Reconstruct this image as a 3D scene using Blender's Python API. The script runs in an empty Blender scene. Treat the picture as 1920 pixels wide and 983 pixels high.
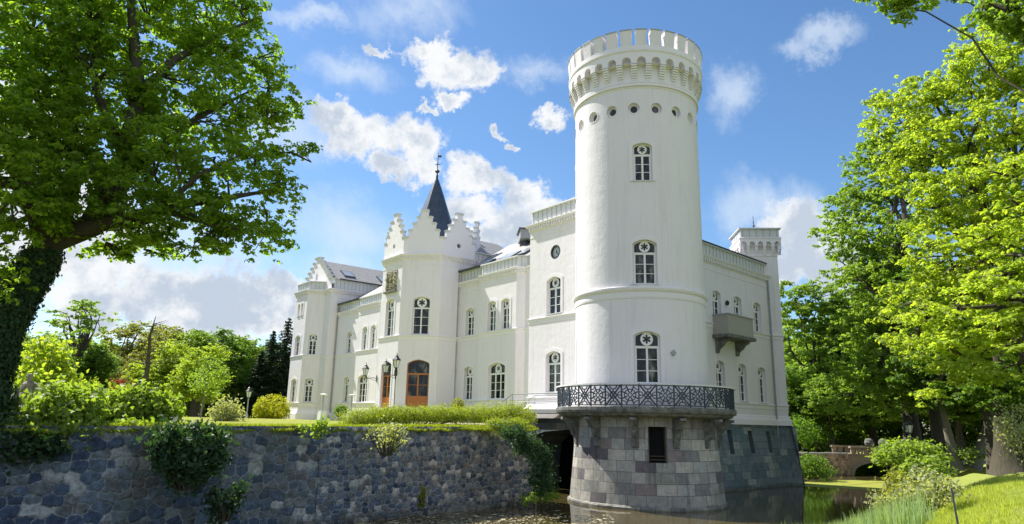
import bpy, math, random
import numpy as np
from mathutils import Vector
random.seed(5); RNG = np.random.default_rng(5)
D = math.radians
SC = bpy.context.scene
COL = SC.collection
# ------------------------------------------------------------------ camera, sky, sun, exposure
FPX, TILT, ROLL, YAW = 1290., D(13.3), D(1.2), D(46.5)
F0 = np.array([math.cos(YAW), math.sin(YAW), 0]); R0 = np.array([math.sin(YAW), -math.cos(YAW), 0]); ZZ = np.array([0, 0, 1.])
FW = math.cos(TILT)*F0 + math.sin(TILT)*ZZ; UP = -math.sin(TILT)*F0 + math.cos(TILT)*ZZ
RR = math.cos(ROLL)*R0 + math.sin(ROLL)*UP; UU = -math.sin(ROLL)*R0 + math.cos(ROLL)*UP
CP = np.array([-33.8196, -24.3952, 4.5])
cam = bpy.data.cameras.new('camera'); cam.sensor_width = 36; cam.lens = 36*FPX/1920; cam.clip_end = 5000; cam.clip_start = .1
co = bpy.data.objects.new('camera', cam); COL.objects.link(co)
from mathutils import Matrix
co.matrix_world = Matrix(((RR[0], UU[0], -FW[0], CP[0]), (RR[1], UU[1], -FW[1], CP[1]), (RR[2], UU[2], -FW[2], CP[2]), (0, 0, 0, 1)))
SC.camera = co

def ray(x, y): return FW + RR*(x-960)/FPX + UU*(491-y)/FPX
def at(x, y, dist):                     # a point dist metres away (level distance) in a given direction, used to lay out the park
    d = ray(x, y); return CP + d*dist/math.hypot(d[0], d[1])
def azel(x, y):
    d = ray(x, y); return math.atan2(d[1], d[0]), math.atan2(d[2], math.hypot(d[0], d[1]))

SUN_AZ, SUN_EL = D(-54), D(50)
sh = math.cos(SUN_AZ)*F0 + math.sin(SUN_AZ)*R0
SUNV = Vector((sh[0]*math.cos(SUN_EL), sh[1]*math.cos(SUN_EL), math.sin(SUN_EL)))
sl = bpy.data.lights.new('sun', 'SUN'); sl.energy = 4.3; sl.angle = D(.53); sl.color = (1, .955, .87)
so = bpy.data.objects.new('sun', sl); COL.objects.link(so); so.rotation_euler = SUNV.to_track_quat('Z', 'Y').to_euler()
so.location = (-40, 20, 60)

W = bpy.data.worlds.new('World'); SC.world = W; W.use_nodes = True
nt = W.node_tree; nt.nodes.clear()
def N(t, **k):
    n = nt.nodes.new(t)
    for a, b in k.items(): setattr(n, a, b)
    return n
def M(op, a, b=None, c=None, clamp=False):
    n = nt.nodes.new('ShaderNodeMath'); n.operation = op; n.use_clamp = clamp
    for i, v in enumerate((a, b, c)):
        if v is None: continue
        if isinstance(v, (int, float)): n.inputs[i].default_value = v
        else: nt.links.new(v, n.inputs[i])
    return n.outputs[0]
def VM(op, a, b=None):
    n = nt.nodes.new('ShaderNodeVectorMath'); n.operation = op
    for i, v in enumerate((a, b)):
        if v is None: continue
        if isinstance(v, tuple): n.inputs[i].default_value = v
        else: nt.links.new(v, n.inputs[i])
    return n
sky = N('ShaderNodeTexSky', sky_type='NISHITA', sun_disc=False, sun_elevation=SUN_EL,
        sun_rotation=math.atan2(SUNV.x, SUNV.y), altitude=0, air_density=1.0, dust_density=.25, ozone_density=2.5)
hs = N('ShaderNodeHueSaturation'); hs.inputs['Saturation'].default_value = 1.16; hs.inputs['Value'].default_value = .92
nt.links.new(sky.outputs[0], hs.inputs['Color'])
tc = N('ShaderNodeTexCoord')
dirv = tc.outputs['Generated']
sep = N('ShaderNodeSeparateXYZ'); nt.links.new(dirv, sep.inputs[0])
az = M('ARCTAN2', sep.outputs[1], sep.outputs[0]); el = M('ARCSINE', sep.outputs[2])
comb = N('ShaderNodeCombineXYZ'); nt.links.new(az, comb.inputs[0]); nt.links.new(el, comb.inputs[1])
def noise(vec, scale, detail, rough, dim='3D'):
    n = N('ShaderNodeTexNoise'); n.inputs['Scale'].default_value = scale; n.inputs['Detail'].default_value = detail
    n.inputs['Roughness'].default_value = rough; nt.links.new(vec, n.inputs['Vector']); return n
nd = noise(dirv, 11, 8, .68)
off = VM('SUBTRACT', nd.outputs['Color'], (.5, .5, .5)); off2 = VM('MULTIPLY', off.outputs[0], (.13, .11, 0))
uv = VM('ADD', comb.outputs[0], off2.outputs[0]).outputs[0]
def blobs(lst, src):
    acc = None
    for (x, y, rx, ry) in lst:
        a, e = azel(x, y); ce = math.cos(e)
        dv = VM('SUBTRACT', src, (a, e, 0)); ml = VM('MULTIPLY', dv.outputs[0], (FPX*ce*.93/rx, FPX/ry*.93, 0))
        ln = VM('LENGTH', ml.outputs[0]).outputs['Value']
        g = M('SUBTRACT', 1.0, ln)
        acc = g if acc is None else M('MAXIMUM', acc, g)
    return acc
CUM = [(850, 122, 78, 46), (800, 102, 44, 26), (905, 150, 40, 36), (850, 188, 34, 18), (800, 190, 20, 10), (708, 92, 34, 13),
       (690, 268, 95, 46), (645, 232, 56, 30), (765, 270, 62, 52), (795, 325, 46, 28), (735, 322, 50, 24),
       (1030, 222, 34, 24), (938, 253, 20, 10), (962, 272, 16, 9), (895, 342, 74, 36), (965, 362, 48, 34), (880, 392, 74, 36),
       (980, 425, 92, 58), (915, 450, 60, 40), (1060, 400, 60, 30), (330, 560, 200, 58), (180, 552, 130, 58), (505, 553, 110, 52),
       (420, 600, 200, 40), (600, 600, 90, 40), (1500, 432, 84, 46), (1530, 500, 100, 60), (60, 400, 170, 130), (30, 230, 110, 90), (1450, 520, 80, 40)]
fb = noise(dirv, 20, 12, .66)
dens = M('ADD', blobs(CUM, uv), M('MULTIPLY', M('SUBTRACT', fb.outputs[0], .5), 1.9))
cm = N('ShaderNodeMapRange', interpolation_type='SMOOTHSTEP'); nt.links.new(dens, cm.inputs[0])
cm.inputs[1].default_value = -.04; cm.inputs[2].default_value = .46
# cloud body: thin rims are white, thick middles turned from the sun are grey
fb2 = noise(VM('ADD', dirv, (.015, -.01, .03)).outputs[0], 15, 9, .62)
core = N('ShaderNodeMapRange', interpolation_type='SMOOTHSTEP')
nt.links.new(M('ADD', M('MULTIPLY', dens, .55), M('MULTIPLY', M('SUBTRACT', fb2.outputs[0], .5), 2.2)), core.inputs[0])
core.inputs[1].default_value = -.02; core.inputs[2].default_value = .6
cc = N('ShaderNodeMixRGB'); nt.links.new(core.outputs[0], cc.inputs[0])
cc.inputs[1].default_value = (5.3, 5.4, 5.5, 1); cc.inputs[2].default_value = (3.1, 3.55, 4.2, 1)
# thin cirrus veils
CIR = [(520, 240, 110, 60), (650, 440, 150, 80), (1530, 72, 90, 26), (1385, 170, 55, 60), (1000, 130, 70, 40), (660, 140, 90, 40), (590, 30, 90, 26), (1440, 395, 130, 70), (760, 20, 120, 60), (300, 480, 300, 120), (640, 500, 130, 60)]
st = N('ShaderNodeMapping'); st.inputs['Rotation'].default_value = (.3, .5, .9); st.inputs['Scale'].default_value = (2.2, 10, 4); nt.links.new(dirv, st.inputs[0])
fc = noise(st.outputs[0], 1.6, 6, .6)
ci = N('ShaderNodeMapRange', interpolation_type='SMOOTHSTEP')
nt.links.new(M('ADD', blobs(CIR, uv), M('MULTIPLY', M('SUBTRACT', fc.outputs[0], .5), 1.6)), ci.inputs[0])
ci.inputs[1].default_value = -.05; ci.inputs[2].default_value = 1.0; ci.inputs[4].default_value = .62
m1 = N('ShaderNodeMixRGB'); nt.links.new(ci.outputs[0], m1.inputs[0]); nt.links.new(hs.outputs[0], m1.inputs[1]); m1.inputs[2].default_value = (4.4, 4.95, 5.6, 1)
m2 = N('ShaderNodeMixRGB'); nt.links.new(cm.outputs[0], m2.inputs[0]); nt.links.new(m1.outputs[0], m2.inputs[1]); nt.links.new(cc.outputs[0], m2.inputs[2])
# unseen cloud sheet added behind the photographer to brighten the shaded walls
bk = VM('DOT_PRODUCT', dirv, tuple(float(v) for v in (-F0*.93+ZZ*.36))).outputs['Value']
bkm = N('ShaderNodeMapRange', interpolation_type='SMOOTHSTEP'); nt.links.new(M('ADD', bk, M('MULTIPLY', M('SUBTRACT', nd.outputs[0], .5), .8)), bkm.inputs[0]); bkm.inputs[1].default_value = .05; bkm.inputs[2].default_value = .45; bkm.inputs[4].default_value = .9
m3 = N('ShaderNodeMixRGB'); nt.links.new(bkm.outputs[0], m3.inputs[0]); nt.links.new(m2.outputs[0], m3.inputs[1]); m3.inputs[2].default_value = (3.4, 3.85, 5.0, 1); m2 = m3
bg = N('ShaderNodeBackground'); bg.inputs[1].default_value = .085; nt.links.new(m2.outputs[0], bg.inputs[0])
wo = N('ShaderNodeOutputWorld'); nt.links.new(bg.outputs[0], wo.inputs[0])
SC.view_settings.view_transform = 'Standard'; SC.view_settings.look = 'None'; SC.view_settings.gamma = 1
SC.view_settings.use_curve_mapping = False; SC.view_settings.exposure = 1.10
SC.cycles.max_bounces = 8; SC.cycles.transparent_max_bounces = 4; SC.cycles.use_denoising = True

# ------------------------------------------------------------------ materials
def mat(name, col=(.5, .5, .5), rough=.8, spec=.3, metal=0.):
    global nt
    m = bpy.data.materials.new(name); m.use_nodes = True; nt = m.node_tree
    b = nt.nodes['Principled BSDF']; b.inputs['Base Color'].default_value = (*col, 1); b.inputs['Roughness'].default_value = rough
    b.inputs['Specular IOR Level'].default_value = spec; b.inputs['Metallic'].default_value = metal
    return m, b
def ramp(fac, stops, interp='LINEAR'):
    r = N('ShaderNodeValToRGB'); r.color_ramp.interpolation = interp; e = r.color_ramp.elements
    while len(e) < len(stops): e.new(.5)
    for q, (p, c) in zip(e, stops): q.position = p; q.color = (*c, 1)
    nt.links.new(fac, r.inputs[0]); return r.outputs[0]
def mix(fac, a, b, bt='MIX'):
    n = N('ShaderNodeMixRGB', blend_type=bt)
    for i, v in enumerate((fac, a, b)):
        if isinstance(v, (int, float)): n.inputs[i].default_value = v
        elif isinstance(v, tuple): n.inputs[i].default_value = (*v, 1)
        else: nt.links.new(v, n.inputs[i])
    return n.outputs[0]
def bump(b, h, strength, dist=.02):
    n = N('ShaderNodeBump'); n.inputs['Strength'].default_value = strength; n.inputs['Distance'].default_value = dist
    nt.links.new(h, n.inputs['Height']); nt.links.new(n.outputs[0], b.inputs['Normal'])
def P(): return N('ShaderNodeNewGeometry').outputs['Position']
def scl(v, s):
    n = N('ShaderNodeMapping'); n.inputs['Scale'].default_value = s; nt.links.new(v, n.inputs[0]); return n.outputs[0]
def plaster(name, c1, c2, grime=True):
    m, b = mat(name, rough=.9, spec=.15)
    p = P(); n1 = noise(p, .5, 5, .6); n2 = noise(p, 6, 5, .65)
    c = mix(M('MULTIPLY', n1.outputs[0], 1.0), c1, c2)
    if grime:      # rain streaks below ledges, splash dirt near the ground
        ns = noise(scl(p, (2.2, 2.2, .16)), 1.6, 5, .7)
        s = N('ShaderNodeMapRange'); nt.links.new(ns.outputs[0], s.inputs[0]); s.inputs[1].default_value = .50; s.inputs[2].default_value = .78; s.inputs[4].default_value = .42
        c = mix(s.outputs[0], c, (.52, .51, .47))
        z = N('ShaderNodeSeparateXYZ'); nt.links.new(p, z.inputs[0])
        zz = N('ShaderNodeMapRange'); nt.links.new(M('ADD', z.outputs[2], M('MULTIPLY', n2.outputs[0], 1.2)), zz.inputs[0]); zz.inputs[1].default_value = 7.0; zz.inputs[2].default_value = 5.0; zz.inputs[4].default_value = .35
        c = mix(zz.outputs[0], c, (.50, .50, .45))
    nt.links.new(c, b.inputs['Base Color'])
    n3 = noise(p, 1.6, 8, .62)
    bump(b, M('ADD', n3.outputs[0], M('MULTIPLY', n2.outputs[0], .25)), .5, .05)
    return m
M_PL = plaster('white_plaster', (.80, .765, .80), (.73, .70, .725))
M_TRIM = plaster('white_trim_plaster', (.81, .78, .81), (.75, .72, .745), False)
M_ZN, b = mat('pale_zinc_cladding', (.60, .61, .61), .55, .4)
n1 = noise(P(), 1.2, 5, .6); nt.links.new(mix(n1.outputs[0], (.66, .66, .65), (.54, .555, .56)), b.inputs['Base Color'])
M_SEAM, b = mat('zinc_seam', (.34, .35, .36), .5, .4)
M_GUT, b = mat('dark_gutter', (.05, .055, .065), .4, .5)
M_PIPE, b = mat('grey_downpipe', (.30, .31, .31), .5, .5)
def slate(name, c1, c2, rough):
    m, b = mat(name, rough=rough, spec=.5)
    br = N('ShaderNodeTexBrick'); u = N('ShaderNodeUVMap'); nt.links.new(u.outputs[0], br.inputs['Vector'])
    br.inputs['Scale'].default_value = 1; br.inputs['Brick Width'].default_value = .35; br.inputs['Row Height'].default_value = .22; br.inputs['Mortar Size'].default_value = .012
    br.inputs['Color1'].default_value = (*c1, 1); br.inputs['Color2'].default_value = (*c2, 1); br.inputs['Mortar'].default_value = (c1[0]*.35, c1[1]*.35, c1[2]*.35, 1)
    n = noise(P(), .9, 5, .65); nt.links.new(mix(M('MULTIPLY', n.outputs[0], .7), br.outputs[0], (c2[0]*.6, c2[1]*.62, c2[2]*.6)), b.inputs['Base Color'])
    bump(b, M('SUBTRACT', 1.0, br.outputs['Fac']), .5, .02); return m
M_ROOF = slate('grey_roof_slates', (.23, .225, .22), (.34, .33, .325), .6)
M_SPIRE = slate('blue_black_spire_slates', (.02, .035, .06), (.045, .075, .12), .38)
M_SKYL, b = mat('skylight_glass', (.30, .33, .36), .12, .8)
M_WHITE, b = mat('white_window_paint', (.80, .80, .78), .45, .4)
M_GLASS, b = mat('dark_window_glass', (.03, .035, .035), .05, .4)
n1 = noise(scl(P(), (1.3, 1.3, .55)), 1.7, 4, .6)
nt.links.new(ramp(n1.outputs[0], [(.42, (.008, .010, .012)), (.56, (.035, .04, .035)), (.70, (.22, .22, .19))]), b.inputs['Base Color'])
bump(b, noise(P(), 1.5, 2, .5).outputs[0], .25, .02)
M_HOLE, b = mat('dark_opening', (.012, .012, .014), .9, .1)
M_DOOR, b = mat('orange_varnished_wood', (.46, .16, .04), .38, .5)
n1 = noise(scl(P(), (9, 9, .7)), 3, 5, .6); nt.links.new(mix(n1.outputs[0], (.55, .19, .045), (.36, .12, .03)), b.inputs['Base Color'])
M_IRON, b = mat('dark_cast_iron', (.035, .05, .07), .5, .5)
M_BLACK, b = mat('black_lantern_metal', (.02, .02, .022), .4, .5)
M_FROST, b = mat('lantern_glass', (.62, .65, .66), .15, .7)
M_BLEACH, b = mat('white_lichened_rail_cap', (.72, .72, .70), .8, .2)

def ashlar(name, tones, bw, rh, moss, warm=0):
    m, b = mat(name, rough=.85, spec=.25)
    u = N('ShaderNodeUVMap'); br = N('ShaderNodeTexBrick'); nt.links.new(u.outputs[0], br.inputs['Vector'])
    br.inputs['Scale'].default_value = 1; br.inputs['Brick Width'].default_value = bw; br.inputs['Row Height'].default_value = rh
    br.inputs['Mortar Size'].default_value = .012; br.inputs['Mortar Smooth'].default_value = .3; br.squash = .72; br.squash_frequency = 3; br.offset_frequency = 2
    br.inputs['Color1'].default_value = (0, 0, 0, 1); br.inputs['Color2'].default_value = (1, 1, 1, 1); br.inputs['Mortar'].default_value = (.5, .5, .5, 1)
    c = ramp(br.outputs[0], tones, 'CONSTANT')
    p = P(); n1 = noise(p, 3.5, 8, .7); n2 = noise(p, .7, 5, .6); n3 = noise(p, 22, 4, .7)
    c = mix(.75, c, ramp(n1.outputs[0], [(.25, (.50, .50, .50)), (.75, (1.25, 1.25, 1.25))]), 'MULTIPLY')
    c = mix(.5, c, ramp(n3.outputs[0], [(.3, (.65, .65, .65)), (.7, (1.2, 1.2, 1.2))]), 'MULTIPLY')
    c = mix(M('MULTIPLY', br.outputs['Fac'], .8), c, (.10, .10, .09))
    ms = N('ShaderNodeMapRange'); nt.links.new(n2.outputs[0], ms.inputs[0]); ms.inputs[1].default_value = .50; ms.inputs[2].default_value = .72; ms.inputs[4].default_value = moss
    c = mix(ms.outputs[0], c, (.10, .125, .07))
    st = noise(scl(p, (1.6, 1.6, .12)), 1.7, 5, .7)           # dark water stains running down
    s = N('ShaderNodeMapRange'); nt.links.new(st.outputs[0], s.inputs[0]); s.inputs[1].default_value = .56; s.inputs[2].default_value = .70; s.inputs[4].default_value = .7
    c = mix(s.outputs[0], c, (.055, .06, .055))
    z_ = N('ShaderNodeSeparateXYZ'); nt.links.new(p, z_.inputs[0]); wt_ = N('ShaderNodeMapRange'); nt.links.new(M('ADD', z_.outputs[2], M('MULTIPLY', n1.outputs[0], .35)), wt_.inputs[0])
    wt_.inputs[1].default_value = .86; wt_.inputs[2].default_value = .56; wt_.inputs[4].default_value = .65; c = mix(wt_.outputs[0], c, (.06, .065, .045))       # wet tide mark
    nt.links.new(c, b.inputs['Base Color'])
    bump(b, M('ADD', M('SUBTRACT', 1.0, br.outputs['Fac']), M('MULTIPLY', n1.outputs[0], .6)), .7, .04)
    return m
M_ASH = ashlar('granite_ashlar', [(0, (.35, .34, .31)), (.22, (.45, .43, .39)), (.42, (.27, .27, .26)), (.56, (.55, .51, .44)), (.70, (.29, .24, .23)), (.78, (.45, .44, .40)), (.92, (.18, .16, .17))], 1.05, .56, .45)
M_ASHD = ashlar('weathered_dark_ashlar', [(0, (.19, .23, .24)), (.3, (.24, .28, .27)), (.5, (.13, .18, .20)), (.7, (.33, .35, .32)), (.8, (.17, .21, .24))], 1.2, .52, .6)
M_SLAB, b = mat('weathered_stone_slab', (.24, .24, .22), .85)
n1 = noise(P(), 3, 7, .7); nt.links.new(ramp(n1.outputs[0], [(.3, (.06, .065, .055)), (.5, (.16, .16, .145)), (.75, (.32, .32, .29))]), b.inputs['Base Color']); bump(b, n1.outputs[0], .6, .03)
M_STEP, b = mat('pale_step_stone', (.45, .44, .41), .85)
M_REL, b = mat('weathered_gilt_relief', (.3, .28, .22), .6, .4)
n1 = noise(P(), 7, 4, .6); nt.links.new(ramp(n1.outputs[0], [(.38, (.05, .05, .045)), (.5, (.30, .27, .20)), (.62, (.62, .55, .36))]), b.inputs['Base Color'])
M_FACE, b = mat('pale_clock_face', (.50, .54, .58), .4, .4)
M_BRICK, b = mat('warm_bridge_brick', (.4, .27, .18), .85, .2)
n1 = noise(P(), 2.2, 6, .7)
br = N('ShaderNodeTexBrick'); u = N('ShaderNodeUVMap'); nt.links.new(u.outputs[0], br.inputs['Vector']); br.inputs['Scale'].default_value = 1
br.inputs['Brick Width'].default_value = .5; br.inputs['Row Height'].default_value = .16; br.inputs['Mortar Size'].default_value = .02
br.inputs['Color1'].default_value = (.42, .27, .17, 1); br.inputs['Color2'].default_value = (.50, .37, .25, 1); br.inputs['Mortar'].default_value = (.30, .26, .20, 1)
nt.links.new(mix(M('MULTIPLY', n1.outputs[0], .8), br.outputs[0], (.22, .17, .12)), b.inputs['Base Color'])
M_RUB, b = mat('rubble_masonry', rough=.85, spec=.25)
a1 = N('ShaderNodeAttribute'); a1.attribute_name = 'tone'; a2 = N('ShaderNodeAttribute'); a2.attribute_name = 'mortar'
p = P(); n1 = noise(p, 5, 8, .7); n2 = noise(p, 25, 4, .7); n3 = noise(p, .35, 4, .6)
c = ramp(a1.outputs['Fac'], [(0, (.035, .055, .10)), (.25, (.08, .115, .175)), (.5, (.13, .17, .20)), (.7, (.12, .125, .135)), (.84, (.22, .25, .27)), (.96, (.36, .38, .38))])
c = mix(.8, c, ramp(n1.outputs[0], [(.3, (.25, .25, .25)), (.7, (1.9, 1.9, 1.9))]), 'MULTIPLY')
c = mix(.5, c, ramp(n2.outputs[0], [(.3, (.5, .5, .5)), (.7, (1.5, 1.5, 1.5))]), 'MULTIPLY')
c = mix(M('MULTIPLY', a2.outputs['Fac'], M('ADD', .1, M('MULTIPLY', n1.outputs[0], 1.3), None, True)), c, (.44, .46, .46))
ms = N('ShaderNodeMapRange'); nt.links.new(n3.outputs[0], ms.inputs[0]); ms.inputs[1].default_value = .5; ms.inputs[2].default_value = .7; ms.inputs[4].default_value = .4
c = mix(ms.outputs[0], c, (.09, .10, .055))
z_ = N('ShaderNodeSeparateXYZ'); nt.links.new(p, z_.inputs[0])      # browner fieldstone towards the castle end, wet band at the waterline
xr_ = N('ShaderNodeMapRange'); nt.links.new(M('ADD', z_.outputs[0], M('MULTIPLY', n3.outputs[0], 8)), xr_.inputs[0]); xr_.inputs[1].default_value = -17; xr_.inputs[2].default_value = -6
c = mix(xr_.outputs[0], c, mix(1.0, c, (1.45, 1.18, .98), 'MULTIPLY'))
wt_ = N('ShaderNodeMapRange'); nt.links.new(M('ADD', z_.outputs[2], M('MULTIPLY', n1.outputs[0], .5)), wt_.inputs[0]); wt_.inputs[1].default_value = 1.1; wt_.inputs[2].default_value = .6; wt_.inputs[4].default_value = .6
c = mix(wt_.outputs[0], c, (.035, .04, .028))
nt.links.new(c, b.inputs['Base Color']); bump(b, M('ADD', n1.outputs[0], M('MULTIPLY', n2.outputs[0], .4)), 1.0, .05)

def leafmat(name, c1, c2, trans=.45, tcol=None):
    m, b = mat(name, rough=.55, spec=.22)
    g = N('ShaderNodeNewGeometry'); n1 = noise(g.outputs['Position'], .35, 3, .6)
    f = M('ADD', M('MULTIPLY', g.outputs['Random Per Island'], .6), M('MULTIPLY', n1.outputs[0], .4))
    c = mix(f, c1, c2); nt.links.new(c, b.inputs['Base Color'])
    t = N('ShaderNodeBsdfTranslucent'); k = 2.3
    nt.links.new(mix(f, tuple(min(.9, v*s) for v, s in zip(c1, (2.8, 2.9, .9))), tuple(min(.9, v*s) for v, s in zip(c2, (2.8, 2.9, .9)))), t.inputs[0])
    mx = N('ShaderNodeMixShader'); mx.inputs[0].default_value = trans
    o = nt.nodes['Material Output']; nt.links.new(b.outputs[0], mx.inputs[1]); nt.links.new(t.outputs[0], mx.inputs[2]); nt.links.new(mx.outputs[0], o.inputs[0])
    return m
L_OAK = leafmat('oak_leaves', (.075, .15, .02), (.19, .26, .035), .55)
L_MAPLE = leafmat('bright_maple_leaves', (.15, .225, .03), (.28, .33, .055), .5)
L_LIND = leafmat('linden_leaves', (.10, .17, .03), (.19, .26, .055), .45)
L_DARK = leafmat('deep_green_leaves', (.05, .105, .018), (.115, .185, .03), .45)  # darker green leaf colour
L_YEL = leafmat('golden_shrub_leaves', (.24, .26, .015), (.34, .32, .03), .35)
L_BUSH = leafmat('fresh_shrub_leaves', (.12, .19, .03), (.22, .28, .06), .4)
L_OLIVE = leafmat('olive_leaves', (.13, .15, .04), (.22, .22, .06), .45)
L_PINE = leafmat('spruce_needles', (.012, .035, .020), (.03, .06, .03), .12)
L_RED = leafmat('copper_leaves', (.16, .02, .02), (.24, .05, .03), .3)
L_IVY = leafmat('ivy_leaves', (.015, .045, .018), (.04, .08, .03), .15)
L_WALL = leafmat('wall_shrub_leaves', (.02, .055, .025), (.06, .11, .05), .25)
L_HEDGE = leafmat('hedge_sprays', (.15, .21, .02), (.30, .34, .045), .35)
L_REED = leafmat('reed_blades', (.17, .26, .11), (.30, .40, .22), .3)
L_GRASS = leafmat('grass_blades', (.24, .30, .05), (.42, .44, .11), .4)
L_PALE = leafmat('pale_shrub_leaves', (.20, .23, .11), (.36, .38, .22), .35)
def barkmat(name, c1, c2):
    m, b = mat(name, rough=.9, spec=.2); n = noise(scl(P(), (5, 5, .9)), 1.6, 7, .7)
    nt.links.new(mix(n.outputs[0], c1, c2), b.inputs['Base Color']); bump(b, n.outputs[0], .9, .06); return m
M_BARK = barkmat('brown_bark', (.028, .026, .018), (.12, .105, .075))
M_BARKP = barkmat('pale_bark', (.09, .08, .06), (.27, .25, .19))
def grassmat(name, c1, c2, c3):
    m, b = mat(name, rough=.85, spec=.15); p = P(); n1 = noise(p, .35, 5, .6); n2 = noise(p, 9, 5, .7); n3 = noise(p, 45, 3, .7)
    c = mix(n1.outputs[0], c1, c2); c = mix(M('MULTIPLY', n2.outputs[0], .6), c, c3)
    c = mix(.6, c, ramp(n3.outputs[0], [(.3, (.55, .55, .55)), (.7, (1.35, 1.35, 1.35))]), 'MULTIPLY')
    nt.links.new(c, b.inputs['Base Color']); bump(b, M('ADD', n3.outputs[0], n2.outputs[0]), .9, .05); return m
M_LAWN = grassmat('lawn_turf', (.28, .30, .035), (.36, .35, .06), (.20, .25, .03))
M_BANK = grassmat('bank_turf', (.26, .31, .06), (.36, .38, .10), (.18, .25, .05))
M_SOIL = grassmat('forest_floor_soil', (.05, .055, .02), (.09, .08, .04), (.04, .06, .02))
M_GRAV, b = mat('pale_gravel', (.40, .37, .31), .95); n1 = noise(P(), 14, 5, .7); nt.links.new(mix(n1.outputs[0], (.33, .30, .25), (.48, .45, .38)), b.inputs['Base Color'])
M_WEED, b = mat('duckweed', (.26, .27, .03), .8); n1 = noise(P(), 6, 6, .7); nt.links.new(mix(n1.outputs[0], (.32, .30, .05), (.20, .24, .03)), b.inputs['Base Color'])
M_PETAL, b = mat('fallen_petals', (.50, .45, .30), .8)
M_WATER, b = mat('moat_water', (.03, .024, .012), .04, .5); b.inputs['IOR'].default_value = 1.33; b.inputs['Specular IOR Level'].default_value = .5
p = P(); n1 = noise(scl(p, (1, 1, 1)), 1.4, 4, .55); n2 = noise(p, .25, 3, .5)
nt.links.new(mix(n2.outputs[0], (.11, .08, .028), (.035, .034, .016)), b.inputs['Base Color'])
bump(b, n1.outputs[0], .12, .03)

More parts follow.
